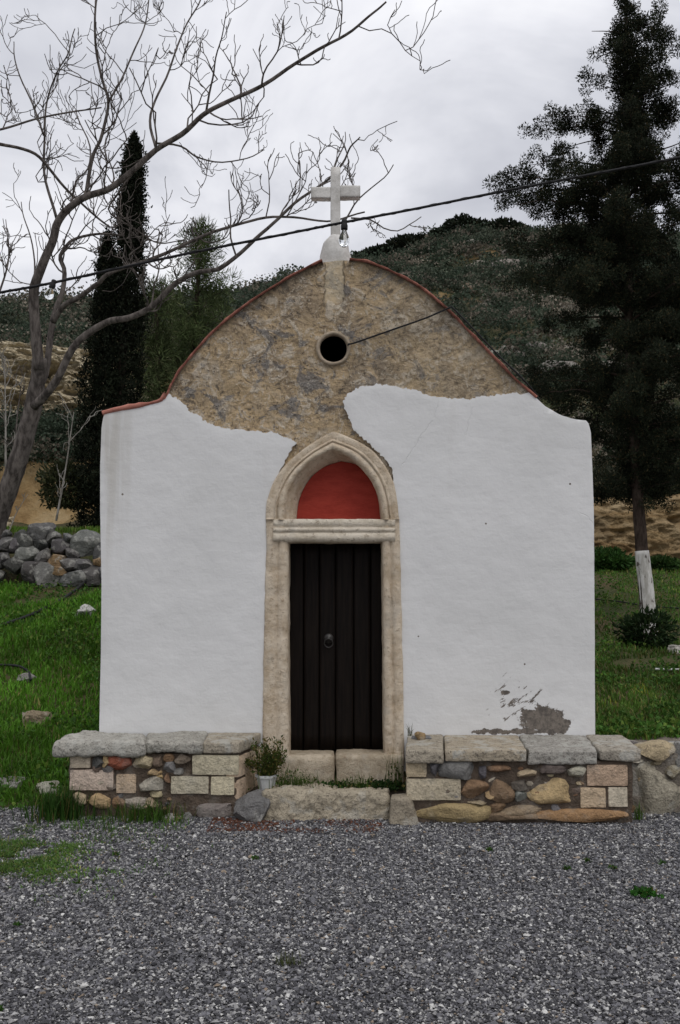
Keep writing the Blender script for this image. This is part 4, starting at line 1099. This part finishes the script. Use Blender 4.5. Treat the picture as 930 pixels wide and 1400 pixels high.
LIMBS = [
 # points, width start/end (px), depth start/end, twig size, twigs per 100px
 ([(54, 505), (49, 460), (46, 405), (49, 385), (60, 358), (72, 330), (78, 305), (95, 285), (118, 268), (150, 258), (180, 235), (214, 204), (250, 183), (280, 155), (310, 140), (358, 117), (400, 90), (440, 65), (480, 43), (510, 18), (528, 2)], 19, 3, 14.6, 12.8, .55, 6),
 ([(50, 535), (62, 510), (70, 450), (76, 425), (86, 398), (88, 370), (82, 352), (92, 335), (104, 326), (135, 320), (170, 322)], 13, 3, 14.7, 15.4, .5, 8),
 ([(72, 440), (88, 418), (110, 404), (135, 388), (150, 373), (200, 357), (250, 335), (300, 315), (355, 298), (400, 298), (450, 301), (500, 291)], 10, 2.6, 14.6, 13.2, .45, 7),
 ([(46, 556), (62, 540), (80, 515), (104, 470), (145, 441), (176, 435), (210, 417), (240, 388), (270, 372), (300, 367), (325, 350), (350, 325), (380, 300), (410, 272), (450, 244), (470, 222), (480, 200), (492, 188)], 15, 2.2, 14.5, 12.6, .42, 6),
 ([(470, 305), (488, 276), (510, 255), (528, 240), (537, 226)], 3, 1.5, 13.2, 12.9, .2, 10),
 ([(480, 298), (505, 300), (525, 313), (545, 316), (560, 306), (575, 296)], 3, 1.5, 13.2, 13.5, .2, 8),
 ([(214, 204), (206, 170), (212, 135), (230, 100), (245, 60), (255, 32), (272, 5), (280, -20)], 5, 2, 14.0, 14.8, .42, 7),
 ([(282, 153), (290, 112), (294, 78), (305, 50), (310, 15)], 4, 1.5, 13.6, 13.0, .36, 8),
 ([(358, 117), (362, 95), (378, 72), (386, 45), (390, 20)], 3.5, 1.5, 13.2, 12.8, .34, 9),
 ([(215, 196), (248, 200), (270, 214), (300, 223), (335, 216), (360, 205)], 4, 1.8, 13.9, 14.6, .36, 9),
 ([(190, 225), (165, 260), (150, 290), (190, 318), (220, 332), (250, 330)], 4, 1.8, 14.0, 15.0, .4, 8),
 ([(118, 266), (126, 215), (140, 185), (148, 145), (140, 110), (132, 62), (130, 5), (138, -15)], 7, 3, 14.3, 13.9, .5, 7),
 ([(148, 140), (170, 100), (186, 66), (198, 30), (206, -10)], 4, 2, 14.0, 14.8, .45, 8),
 ([(78, 300), (62, 240), (60, 190), (65, 140), (80, 95), (95, 68), (103, 40)], 5, 1.8, 14.4, 14.0, .45, 8),
 ([(60, 185), (45, 145), (30, 110), (20, 75), (18, 58)], 3.5, 1.5, 14.3, 15.0, .36, 9),
 ([(-30, 192), (0, 197), (22, 200), (45, 210), (62, 225), (85, 250), (105, 272), (125, 292), (150, 310)], 7, 3, 13.4, 14.6, .4, 5),
 ([(-30, 185), (0, 177), (40, 165), (80, 157), (110, 150), (140, 148)], 5, 2.4, 13.2, 14.0, .36, 6),
 ([(46, 400), (48, 365), (42, 330), (34, 300), (30, 275)], 3.5, 1.4, 14.5, 15.2, .36, 8),
 ([(96, 285), (105, 250), (120, 230), (122, 200), (110, 170), (105, 150)], 4, 1.6, 14.4, 15.2, .45, 9),
]
for i, (pts, w0, w1, d0, d1, tL, dens) in enumerate(LIMBS):
    q, w = limb3(pts, w0, w1, d0, d1, 20 + i)
    mb = MB(); v, f = bark_tube(q, w, 9 if w0 > 8 else 6, .006 if w0 > 8 else .002, i); mb.add(v, f)
    rg = np.random.default_rng(600 + i); n = len(q); big = w0 > 8
    L = np.linalg.norm(np.diff(q, axis=0), axis=1).sum()
    cnt = int(dens * L * .29)
    for k in range(cnt):
        t = rg.uniform(.30 if big else .12, 1); j = min(int(t * (n - 1)), n - 2); d = q[j + 1] - q[j]; d /= np.linalg.norm(d)
        a = rg.normal(size=3); a -= a @ d * d; a /= np.linalg.norm(a); a[1] *= .7
        twig(mb, q[j], d * .6 + a, tL * rg.uniform(.9, 2.3), max(.0065, min(w[j] * .55, .014)), 2, rg)
    mb.build('branch', M['bark'], bare, True)

# -- dark cypress column
def cypress():
    D = 18.5; b = P(152, 735, D); b.z = gz(b.x, b.y) - .1
    t = thing('cypress_tree', 'tall narrow dark cypress with two tips close behind the chapel left corner', 'tree', tuple(b))
    v, f = bark_tube([b, P(160, 600, D), P(172, 400, D), P(180, 230, D)], [.16, .12, .07, .02], 9, .01, 5); mk('trunk', v, f, M['dbark'], t, True)
    rg = np.random.default_rng(31); cs, out = [], []
    cols = [  # axis pixel line, half-width in px by height
        ([(152, 735), (158, 640), (160, 540), (170, 440), (177, 330), (181, 250), (183, 203)], [42, 46, 34, 24, 16, 11, 2], 1200),
        ([(130, 735), (128, 640), (138, 540), (142, 440), (147, 380), (146, 335)], [28, 28, 26, 15, 9, 2], 520),
        ]
    for ax, hw, n in cols:
        ax = np.array(ax, float); s = np.linspace(0, 1, len(ax))
        t_ = rg.random(n) ** .85; px_ = np.interp(t_, s, ax[:, 0]); py_ = np.interp(t_, s, ax[:, 1]); h = np.interp(t_, s, hw) * D / F
        a = rg.uniform(0, 2 * math.pi, n)
        lump = 1 + .5 * fbm(np.stack([np.cos(a) * 2.2, np.sin(a) * 2.2, t_ * 22], 1), 4, 33, .7)
        r = h * lump * np.sqrt(rg.uniform(.15, 1.15, n))
        cs.append(np.array([tuple(P(x, y, D)) for x, y in zip(px_, py_)]) + np.stack([r * np.cos(a), r * np.sin(a), rg.normal(0, .05, n)], 1))
    cs = np.concatenate(cs); per = 46; n = len(cs)
    tall = np.repeat(rg.uniform(.6, 1.5, n), per); c = np.repeat(cs, per, 0); u = rg.normal(0, 1, c.shape)
    s_ = rg.random(len(c)); wdt = .085 * (1.1 - s_)
    c = c + np.stack([u[:, 0] * wdt, u[:, 1] * wdt, (s_ - .3) * .34 * tall], 1)
    v, f = leaves(c, .075, .015, rg, .9)
    mk('crown', v, f, M['dleaf'], t, False, np.repeat(leafcols(len(c), rg, (.010, .0135, .007), .4, (.03, .026, .014), .05) * np.repeat(rg.uniform(.6, 1.4, (n, 1)), per, 0), 4, 0))
cypress()

# -- open branchy trees
def clumps(pts, n, rad, L, W, rg, up, base, var, alt, frac):
    c = np.repeat(pts, n, 0); off = rg.normal(size=c.shape); off /= np.linalg.norm(off, axis=1)[:, None]
    c = c + off * (rad * rg.random((len(c), 1)) ** .5)
    v, f = leaves(c, L, W, rg, up, off * .9)
    tint = np.repeat(rg.uniform(.65, 1.35, (len(pts), 1)), n, 0)
    return v, f, np.repeat(leafcols(len(c), rg, base, var, alt, frac) * tint, 4, 0)

def conifer(name, label, D, axis_px, half, nbr, base_col, alt, rise, droop, clump_r, leafL, leafW, per, seed, bark, trunk_w, crown_from, extra=(), depthk=1.0, step=.17, base_py=None, skip=.14, sparse=.0, leafup=.25):
    ax = np.array(axis_px, float); b = P(*ax[0], D); b.z = gz(b.x, b.y) - .08
    t = thing(name, label, 'tree', tuple(b)); rg = np.random.default_rng(seed)
    line = np.array([tuple(P(x, y, D)) for x, y in smoothline(ax, 40)]); line[0] = tuple(b)
    w = np.linspace(trunk_w, .025, 40)
    mb = MB(); v, f = bark_tube(line, w, 10, .012, seed); mb.add(v, f)
    zt = line[:, 2]; hz = np.array([(Z(py, D), hw * D / F) for py, hw in half]); hz = hz[np.argsort(hz[:, 0])]
    z0, z1 = Z(crown_from, D), zt[-1]
    pts = []
    jobs = []; zs = z0 + (z1 - z0) * .35
    for k in range(nbr):
        z = z0 + (z1 - z0) * (k + rg.random()) / nbr; R = np.interp(z, hz[:, 0], hz[:, 1]) * rg.uniform(.55, 1.12)
        jobs.append((z, rg.uniform(0, 2 * math.pi), R))
    for (py, az, hw) in extra: jobs.append((Z(py, D), az, hw * D / F))
    for z, az, R in jobs:
        o = np.array([np.interp(z, zt, line[:, k]) for k in range(3)])
        d = np.array([math.cos(az), math.sin(az) * depthk, 0]); n = max(4, int(R / .12))
        q = []
        for s in np.linspace(0, 1, n):
            q.append(o + d * R * s + np.array([0, 0, R * (rise * s - droop * s * s)]) + rg.normal(0, .02, 3) * s)
        q = np.array(q); v, f = tube(q, np.linspace(max(.012, R * .016), .004, n), 5, False); mb.add(v, f)
        m = max(2, int(R / step))
        for s in np.linspace(.22, 1.0, m):
            i = s * (n - 1); p0 = q[int(i)]
            if rg.random() < skip + sparse * max(0, (z - zs) / (z1 - zs)): continue
            pts.append(p0 + rg.normal(0, .05 + .08 * (1 - s), 3))
            side = np.array([-d[1], d[0], .1]) * rg.choice([-1, 1]) * R * rg.uniform(.08, .32) * (1.15 - s)
            pts.append(p0 + side + d * R * .08 + rg.normal(0, .05, 3))
            if rg.random() < .5: pts.append(p0 - side * .8 + np.array([0, 0, rg.normal(0, .1)]))
    pts.append(line[-1]); pts.append(line[-1] - np.array([0, 0, .12]))
    pts = np.array(pts)
    mb.build('trunk', bark, t, True)
    v, f, c = clumps(pts, per, clump_r, leafL, leafW, rg, .25, base_col, .4, alt, .1)
    mk('crown', v, f, M['dleaf'], t, False, c)
    return t, line, w
rt, rline, rw = conifer('conifer_tree', 'big dark conifer right of the chapel with a limewashed white lower trunk', 14.0,
    [(888, 872), (882, 800), (873, 690), (862, 500), (857, 300), (856, 120), (856, 2)],
    [(0, 8), (25, 40), (60, 60), (110, 64), (160, 80), (210, 95), (260, 135), (320, 150), (400, 145), (480, 135), (560, 120), (640, 95), (700, 60)],
    155, (.017, .022, .012), (.055, .045, .022), .42, .30, .105, .040, .0085, 150, 41, M['dbark'], .115, 690, skip=.10, sparse=.30, step=.125,
    extra=((185, 3.0, 122), (180, 3.35, 108), (238, 3.1, 132), (268, 3.15, 172), (276, 2.95, 165), (75, .1, 60), (170, .1, 75), (300, 3.2, 160), (345, 3.0, 150)))
# limewash on the lower trunk
sel = [i for i in range(40) if Z(874, 14.0) - .05 <= rline[i, 2] <= Z(752, 14.0)]
q = smoothline([rline[0], P(885.5, 832, 14), P(882, 792, 14), P(877.5, 753, 14)], 24)
v, f = bark_tube(q, np.interp(q[:, 2], rline[:, 2], rw) + .006, 16, .008, 41)
tag(mk('limewash_band', v, f, M['lime'], rt, True), 'white limewashed lower trunk')
conifer('pine_tree', 'soft green young pine behind the chapel roof between cypress and gable', 24.0, [(262, 640), (264, 520), (270, 400), (274, 312)],
    [(312, 6), (340, 22), (380, 40), (420, 50), (470, 62), (540, 72), (640, 60)], 75, (.070, .096, .036), (.11, .12, .055), .55, .12, .24, .20, .010, 44, 43, M['dbark'], .11, 625, step=.26)
conifer('pine_tree', 'shorter broad green pine just right of the dark cypress', 22.0, [(215, 640), (216, 520), (214, 430), (216, 398)],
    [(398, 14), (430, 30), (470, 42), (540, 50), (640, 50)], 50, (.058, .078, .030), (.10, .11, .05), .5, .15, .24, .18, .010, 44, 45, M['dbark'], .09, 625, step=.26)

def shrub(name, label, cat, c, r, n, L, W, col, alt, seed, group=None, stems=5, mat='leaf', frac=.12, up=.3):
    rg = np.random.default_rng(seed)
    t = thing(name, label, cat, tuple(c), group)
    mb = MB()
    for k in range(stems):
        a = rg.uniform(0, 2 * math.pi); e = Vector(c) + Vector((r[0] * .6 * math.cos(a), r[1] * .6 * math.sin(a), r[2] * rg.uniform(.8, 1.5)))
        mid = (Vector(c) + e) / 2 + Vector((0, 0, r[2] * .15)); v, f = tube(smoothline([c, mid, e], 6), np.linspace(.012, .004, 6) * (1 + r[2]), 5); mb.add(v, f)
    mb.build('stem', M['dbark'], t)
    u = rg.normal(size=(n, 3)); u /= np.linalg.norm(u, axis=1)[:, None]
    k = 1 + .45 * fbm(u * 2.2 + seed, 3, seed); s = rg.uniform(.35, 1.03, n) ** .6
    p = u * (k * s)[:, None]; p[:, 2] = np.maximum(p[:, 2], -.75)
    cc = np.array(tuple(c)) + p * np.array(r) + np.array([0, 0, r[2] * .7])
    v, f = leaves(cc, L, W, rg, up, u * .7)
    mk('foliage', v, f, M[mat], t, False, np.repeat(leafcols(n, rg, col, .4, alt, frac), 4, 0))
    return t

shrub('bush', 'dark green bush at the foot of the limewashed trunk', 'bush', ground_at(884, 884), (.34, .3, .26), 1500, .10, .016, (.017, .034, .011), (.04, .06, .02), 51)
shrub('bush', 'low bright green bush under the earth bank next to the chapel corner', 'bush', ground_at(826, 778), (.55, .35, .20), 2200, .10, .028, (.030, .075, .016), (.05, .09, .02), 52)
shrub('bush', 'small green clump under the earth bank right of the limewashed trunk', 'bush', ground_at(905, 780), (.30, .3, .13), 900, .10, .026, (.025, .055, .013), (.05, .09, .02), 53)
shrub('bush', 'dark rounded bush above the dry stone wall behind the leaning trunk', 'bush', ground_at(52, 716) + Vector((0, 1.2, 0)), (.95, .7, .62), 6000, .10, .025, (.020, .034, .015), (.04, .055, .025), 54)
shrub('bush', 'olive green bush beside the cypress above the dry stone wall', 'bush', P(92, 690, 18.6), (.5, .45, .5), 2600, .10, .02, (.035, .042, .018), (.08, .08, .035), 55)
shrub('bush', 'greyish bush on top of the earth bank beside the conifer trunk', 'bush', ground_at(835, 690) + Vector((0, .3, 0)), (.8, .5, .5), 3500, .12, .02, (.04, .045, .028), (.10, .09, .06), 56)
shrub('bush', 'olive bush on top of the earth bank at the right edge', 'bush', ground_at(915, 686) + Vector((0, .4, 0)), (.8, .6, .6), 3500, .12, .02, (.03, .04, .02), (.08, .08, .04), 57)

# edge tree on the far left, mostly outside the photo
et = thing('olive_tree', 'pale olive tree at the left edge of the photo below the cable', 'tree', (-10.2, 17.5, gz(-10.2, 17.5) - .1))
b = Vector(et['_loc']); rg = np.random.default_rng(62); mb = MB(); pts = []
v, f = bark_tube([b, b + Vector((.1, 0, 2)), b + Vector((-.1, 0, 4.3))], [.16, .12, .08], 9, .02, 1); mb.add(v, f)
for k in range(26):
    a = rg.uniform(0, 6.28); o = b + Vector((0, 0, rg.uniform(3.2, 4.4))); e = o + Vector((rg.uniform(.5, 1.25) * math.cos(a), rg.uniform(.4, 1.0) * math.sin(a), rg.uniform(.5, 2.2)))
    q = smoothline([o, (o + e) / 2 + Vector((0, 0, .15)), e], 7); v, f = tube(q, np.linspace(.03, .006, 7), 5); mb.add(v, f)
    for s in q[3:]: pts += [s + rg.normal(0, .1, 3) for _ in range(2)]
mb.build('trunk', M['bark'], et)
v, f, c = clumps(np.array(pts), 20, .26, .13, .013, rg, .1, (.075, .085, .05), .3, (.12, .12, .08), .2); mk('crown', v, f, M['leaf'], et, False, c)

# bare saplings
def sapling(label, base, tip, r, seed, col='bark', n=9):
    rg = np.random.default_rng(seed); t = thing('sapling', label, 'sapling', tuple(base), 'bare saplings left of the chapel'); mb = MB()
    q = smoothline([base, (Vector(base) + Vector(tip)) / 2 + Vector((rg.normal(0, .05), 0, 0)), tip], 12)
    v, f = tube(q, np.linspace(r, r * .3, 12), 6); mb.add(v, f); mk('trunk', v, f, M[col], t, True); mb = MB()
    for k in range(n):
        j = rg.integers(2, 11); a = rg.uniform(0, 6.28); mb = MB()
        twig(mb, q[j], (math.cos(a) * .7, math.sin(a) * .4, .9), np.linalg.norm(q[-1] - q[0]) * rg.uniform(.12, .35), r * .4, 1, rg)
        mb.build('branch', M[col], t, True)
palebark = M['palebark'] = m_bark('pale_sapling_bark', (.20, .185, .16), (.33, .31, .28))
sapling('slim pale bare sapling above the dry stone wall beside the cypress', P(77, 712, 16.6), P(101, 563, 16.8), .02, 1, 'palebark', 5)
sapling('thin bare sapling in front of the ochre cliff at the left edge', P(8, 640, 17.0), P(6, 490, 17.2), .022, 2, 'palebark', 10)
sapling('dead twiggy stem hanging at the left edge above the olive tree', P(-4, 410, 13.5), P(8, 300, 13.6), .018, 3, 'bark', 6)
sapling('low bent dry stem leaning right beside the leaning trunk', P(12, 728, 15.1), P(38, 676, 15.3), .012, 4, 'palebark', 2)
sapling('short bare sapling rising behind the leaning trunk', P(22, 640, 17.2), P(30, 520, 17.4), .02, 5, 'bark', 9)

# ------------------------------------------------------------------ cliffs, hillside
def face(name, x0, x1, ztop, zbot, y0, mat, seed, amp=.7, nx_=150, nz_=70, lean=.5, scx=.55, scz=1.5):
    u = np.linspace(0, 1, nx_); w = np.linspace(0, 1, nz_); U, W = np.meshgrid(u, w)
    x = x0 + (x1 - x0) * U.ravel(); wv = W.ravel()
    zt = ztop + .5 * fbm(np.stack([x * .5, x * 0, x * 0], 1), 3, seed)
    z = zbot + (zt - zbot) * wv
    yb = np.array([y0(a) if callable(y0) else y0 for a in x])
    p = np.stack([x * scx, x * 0, z * scz], 1)
    rid = 1 - np.abs(fbm(p, 5, seed + 1)) * 2
    lay = z * 1.25 + fbm(p * .8, 3, seed + 6) * 1.3; saw = (lay - np.floor(lay)); saw = np.where(saw < .8, saw / .8, (1 - saw) / .2)
    pits = np.maximum(0, fbm(p * 1.6 + 9, 4, seed + 4) - .12)
    d = fbm(p * .5, 3, seed + 2) * amp + rid * amp * .5 + (1 - 2 * np.abs(fbm(p * np.array([2.2, 1, 2.6]), 5, seed + 3, .7))) * amp * .45 + saw * amp * .28 - pits * amp * 1.5 + fbm(p * 9, 3, seed + 8, .7) * amp * .16
    e = np.minimum(1, 6 * np.minimum(U.ravel(), 1 - U.ravel()))
    y = yb + lean * (z - zbot) - d * 1.0 + (1 - e) * 1.6
    capz = np.clip((wv - .93) / .07, 0, 1); y = y + capz * 1.4
    i, j = np.meshgrid(np.arange(nx_ - 1), np.arange(nz_ - 1)); q = (j * nx_ + i).ravel()
    return tag(mk(name, np.stack([x, y, z], 1), np.stack([q, q + 1, q + nx_ + 1, q + nx_], 1), M[mat], smooth=True), kind='structure')
face('cliff', -17, -4.2, 9.5, 6.2, 21.2, 'cliff', 71, .8, 300, 130, .4, .9, 1.9)
face('lower_cliff', -15, -7.6, 5.0, 2.9, 17.9, 'cliff', 75, .55, 200, 80, .5, 1.2, 2.0)
face('earth_bank', 3.0, 15, 3.75, 2.2, 12.1, 'earth', 79, .30, 260, 60, .45, 1.5, 2.0)

def hillside():
    rg = np.random.default_rng(101)
    V_, C_ = [], []
    # scrub cushions
    n = 11000
    y = np.concatenate([rg.uniform(13.4, 70, n), rg.uniform(21.9, 40, 2600), rg.uniform(18.2, 21.4, 700)])
    x = np.concatenate([rg.uniform(-15, 34, n), rg.uniform(-19, -2, 2600), rg.uniform(-14, -5, 700)])
    ok = (np.abs(x) < (y + 8) * .42 + 2)
    ok &= ~((x < -1) & (y < 22) & (y > 21.3))
    ok &= ~((x < 1.5) & (y < 18.2)); x, y = x[ok], y[ok]
    dens = fbm(np.stack([x * .22, y * .22, x * 0], 1), 4, 104); ok = dens > rg.uniform(-.55, .25, len(x)); x, y, dens = x[ok], y[ok], dens[ok]
    m = len(x); z = height(x, y)
    r = np.minimum(1.0, np.exp(rg.normal(math.log(.50), .45, m))) * (1 + .25 * (y > 35))
    per = 84
    kind = rg.random(m) + .5 * fbm(np.stack([x * .5, y * .5, x * 0], 1), 2, 9)
    base = np.where((kind < .52)[:, None], np.array([[.044, .062, .040]]), np.where((kind < .80)[:, None], np.array([[.082, .096, .066]]), np.where((kind < .98)[:, None], np.array([[.15, .13, .10]]), np.array([[.21, .185, .145]]))))
    c = np.repeat(np.stack([x, y, z], 1), per, 0); rr = np.repeat(r, per)
    u = rg.normal(size=c.shape); u /= np.linalg.norm(u, axis=1)[:, None]; u[:, 2] = np.abs(u[:, 2])
    c = c + u * (rr * rg.uniform(.7, 1.04, len(rr)))[:, None] * np.array([1.1, 1.1, .9])
    sz = np.repeat(.04 + .0019 * (y + 8), per)
    v, f = leaves(c, sz * .95, sz * .55, rg, .1, u * .5)
    col = np.repeat(base * rg.uniform(.7, 1.3, (m, 1)), per, 0) * rg.uniform(.75, 1.25, (len(c), 1))
    tag(mk('scrub', v, f, M['leaf'], col=np.repeat(np.clip(col, 0, 1), 4, 0)), 'low grey green scrub covering the hillside behind the chapel', 'scrub', kind='stuff')
    # loose pale rocks too many to count
    mb = MB(); k = 0
    while k < 150:
        yy = rg.uniform(24, 66); xx = rg.uniform(-12, 30)
        if abs(xx) > (yy + 8) * .4 or fbm(np.array([[xx * .3, yy * .3, 0]]), 2, 77)[0] < 0: continue
        s = rg.uniform(.15, .55); v, f = rock((xx, yy, gz(xx, yy) + s * .2), (s * 1.2, s, s * .7), 900 + k, 2, 8); mb.add(v, f, jit((.24, .22, .19), k, .25)); k += 1
    tag(mb.build('rubble', M['rock']), 'pale limestone rubble scattered among the scrub on the hillside', 'rubble', kind='stuff')
hillside()

# dark shrubs standing on the ridge, and a pale outcrop
for k, (a, b, r) in enumerate([(497, 352, 1.1), (520, 350, 1.2), (556, 341, 1.5), (575, 337, 1.0), (604, 324, .9), (632, 316, 1.5), (652, 311, 1.2), (672, 303, 1.1), (688, 298, 1.6), (357, 388, .8), (382, 382, .7), (334, 392, .8), (716, 288, 1.4), (415, 368, .9)]):
    D = 70; q = P(a, b, D); q.z = gz(q.x, q.y) - .2
    r *= .8
    shrub('shrub', 'dark rounded shrub on the ridge line against the sky behind the gable', 'shrub', q, (r * 1.15, r, r * .62), 1500, .30, .10, (.013, .018, .010), (.03, .03, .016), 700 + k, 'dark shrubs along the ridge', 3)
for k, (a, b, rx, rz_, lab) in enumerate([(655, 372, .9, .6, 'pale rock outcrop on the hillside between gable and conifer'), (690, 368, 1.0, .55, 'second pale rock outcrop nearer the conifer on the hillside'), (690, 325, .9, .5, 'grey rock ledge just under the ridge shrubs beside the conifer'), (635, 405, .7, .5, 'low brown rock among scrub beside the gable'), (770, 320, 1.1, .8, 'white rock outcrop seen through the conifer branches'), (745, 365, .8, 1.0, 'upright white rock seen through the lower conifer branches'), (790, 345, .9, .7, 'rough grey rock behind the conifer trunk')]):
    g = ground_at(a, b, 20); stone('outcrop', lab, 'rock', (g.x, g.y + .2, g.z + rz_ * .35), (rx, .8, rz_ * .85), jit((.36, .33, .275), k, .15) if k != 3 else (.22, .16, .11), 800 + k, 'rock outcrops on the hill', amp=.3)

# ------------------------------------------------------------------ cables, hoses, lights
DCB = 7.45
ls = thing('string_light', 'black overhead cable of festoon lights crossing before the cross with clear bulbs', 'string light', tuple(P(465, 306, DCB)))
cp = [(-700, 535), (-300, 462), (-60, 413), (0, 400), (70, 387), (240, 350), (400, 318), (470, 304), (560, 287), (690, 261), (800, 240), (930, 215), (1150, 168), (1500, 88)]
q = smoothline([P(a, b, DCB) for a, b in cp], 160)
mb = MB(); v, f = tube(q, .0105, 7); mb.add(v, f)
tw = np.linspace(0, 260, 900); qq = np.stack([np.interp(np.linspace(0, 159, 900), np.arange(160), q[:, k]) for k in range(3)], 1)
qq = qq + np.stack([tw * 0, np.cos(tw) * .009, np.sin(tw) * .009], 1); v, f = tube(qq, .0045, 5); mb.add(v, f)
mb.build('cable', M['black'], ls, True)
def lamp(top, tilt, s=1.0, long=1.0):
    """rubber socket with a clear bulb; local axis points from the cable down the bulb"""
    ax = Vector(tilt).normalized(); o = Vector(top)
    a1 = ax.orthogonal().normalized(); b1 = ax.cross(a1)
    def lt(prof, n=20):
        v = [tuple(o + ax * (h * s) + (a1 * math.cos(t) + b1 * math.sin(t)) * (r * s)) for r, h in prof for t in np.linspace(0, 2 * math.pi, n, endpoint=False)]
        return np.array(v), [(i * n + k, i * n + (k + 1) % n, (i + 1) * n + (k + 1) % n, (i + 1) * n + k) for i in range(len(prof) - 1) for k in range(n)]
    v, f = lt([(.001, -.014), (.018, -.013), (.023, .0), (.020, .012), (.021, .02), (.025, .03), (.025, .058), (.022, .062), (.001, .062)])
    so = mk('socket', v, f, M['black'], ls, True, origin=tuple(o))
    pr = [(.015, .058), (.017, .068), (.024, .082), (.033, .098), (.038, .115), (.037, .132), (.029, .147), (.016, .156), (.001, .159)]
    pr = [(r, .058 + (h - .058) * long) for r, h in pr]
    v, f = lt(pr, 24); bu = mk('bulb', v, f, M['glass'], so, True, origin=tuple(o))
    v, f = lt([(.004, .06), (.006, .075), (.004, .095), (.002, .112)], 8); mk('filament_stem', v, f, M['pot'], so, True, origin=tuple(o))
lamp(P(74, 385, DCB), (-.30, -.1, -1), .95)
lamp(P(471, 303, DCB), (-.02, -.1, -1), 1.1, 1.35)

cb = [(475, 472), (482, 471), (500, 465), (540, 451), (580, 437), (608, 425)]
q = smoothline([tuple(P(a, b) + Vector((0, -.035, 0))) for a, b in cb], 40); q[0, 1] = .12; q[1, 1] = .02
tail = [tuple(P(a + 2.5, b - 3) + Vector((0, y, 0))) for a, b, y in ((614, 424, -.045), (640, 451, -.05), (680, 493, -.05), (710, 522, -.05), (738, 547, .1), (745, 552, .6))]
q = np.vstack([q, smoothline(tail, 50)])
v, f = tube(q, .0075, 7); tag(mk('cable', v, f, M['black'], None, True, origin=tuple(q[0])), 'black cable leaving the round window and crossing the bare gable to its edge', 'cable')

def hose(label, pts, r, mat='black', cat='hose', lift=.02, group=None):
    g = [ground_at(a, b) + Vector((0, 0, lift)) for a, b in pts]
    v, f = tube(smoothline(g, 40), r, 7); tag(mk('hose' if mat == 'black' else 'pipe', v, f, M[mat], None, True, origin=tuple(g[0])), label, cat, group)
hose('black hose running down the grass slope from the dry stone wall', [(-20, 872), (0, 863), (45, 846), (90, 822), (124, 797)], .022, lift=.06)
hose('short black hose end lying in the grass near the grey rock', [(-20, 918), (0, 918), (25, 919), (38, 926), (42, 938)], .014, lift=.06)
hose('black hose lying across the grass behind the limewashed trunk', [(815, 822), (850, 826), (890, 832), (960, 836)], .012, lift=.03)
hose('thin white pipe lying in the grass at the right edge', [(896, 921), (915, 922), (950, 922)], .012, 'pvc', 'pipe', lift=.05)

# ------------------------------------------------------------------ sky, sun, camera
SUN_EL, SUN_AZ = math.radians(58), math.radians(152)   # azimuth clockwise from +Y
w = bpy.data.worlds.new('World'); SC.world = w; w.use_nodes = True; nt = w.node_tree; nt.nodes.clear()
class WT(NT):
    def __init__(s): s.t = nt; s.m = None; s.tc = nt.nodes.new('ShaderNodeTexCoord'); s.vec = s.tc.outputs['Generated']
t = WT()
sky = t.n('ShaderNodeTexSky', {'sky_type': 'NISHITA', 'sun_disc': False, 'sun_elevation': SUN_EL, 'sun_rotation': SUN_AZ, 'air_density': 1.0, 'dust_density': 2.0, 'ozone_density': 1.0})
vm = t.map(t.vec, (1, 1, 1.7), (0, 0, 0), (.35, .1, .22))
n1 = t.noise(2.3, 6, .55, vm, .5); n2 = t.noise(5.5, 5, .5, vm)
cl = t.math('ADD', t.math('MULTIPLY', n1, .75), t.math('MULTIPLY', n2, .25))
c = t.ramp(cl, [(.36, (.52, .53, .59)), (.46, (.68, .69, .745)), (.54, (.85, .855, .905)), (.63, (1.02, 1.02, 1.045))])
# the overcast is thickest low down and brightest overhead
up = t.n('ShaderNodeSeparateXYZ', None, Vector=t.vec).outputs[2]
g = t.rng(up, .35, 1.0, 1.0, 1.35)
c = t.n('ShaderNodeVectorMath', {'operation': 'SCALE'}, i0=c, Scale=t.math('MULTIPLY', g, 10.0)).outputs[0]
c = t.mix(.93, sky.outputs[0], c)
bg = t.n('ShaderNodeBackground', None, Color=c, Strength=.1)
t.n('ShaderNodeOutputWorld', None, Surface=bg.outputs[0])

sl = bpy.data.lights.new('sun', 'SUN'); sl.energy = .9; sl.angle = math.radians(25); sl.color = (1, .96, .90)
so = bpy.data.objects.new('sun', sl); COL.objects.link(so)
d = Vector((math.sin(SUN_AZ) * math.cos(SUN_EL), math.cos(SUN_AZ) * math.cos(SUN_EL), math.sin(SUN_EL)))
so.rotation_euler = d.to_track_quat('Z', 'Y').to_euler(); so.location = d * 60

cam = bpy.data.cameras.new('camera'); co = bpy.data.objects.new('camera', cam); COL.objects.link(co)
co.location = (0, -CAMD, CAMZ); co.rotation_euler = (math.pi / 2 + TH, 0, 0)
cam.sensor_fit = 'VERTICAL'; cam.sensor_height = 36; cam.lens = F / 1400 * 36; cam.clip_end = 1500; cam.clip_start = .05
SC.camera = co
for o in SC.objects:
    if '_loc' in o: del o['_loc']
SC.view_settings.view_transform = 'Standard'; SC.view_settings.look = 'None'; SC.view_settings.gamma = 1; SC.view_settings.exposure = 0
SC.view_settings.use_curve_mapping = False
SC.render.engine = 'CYCLES'
SC.cycles.max_bounces = 6; SC.cycles.diffuse_bounces = 3; SC.cycles.transmission_bounces = 6
SC.cycles.use_denoising = True
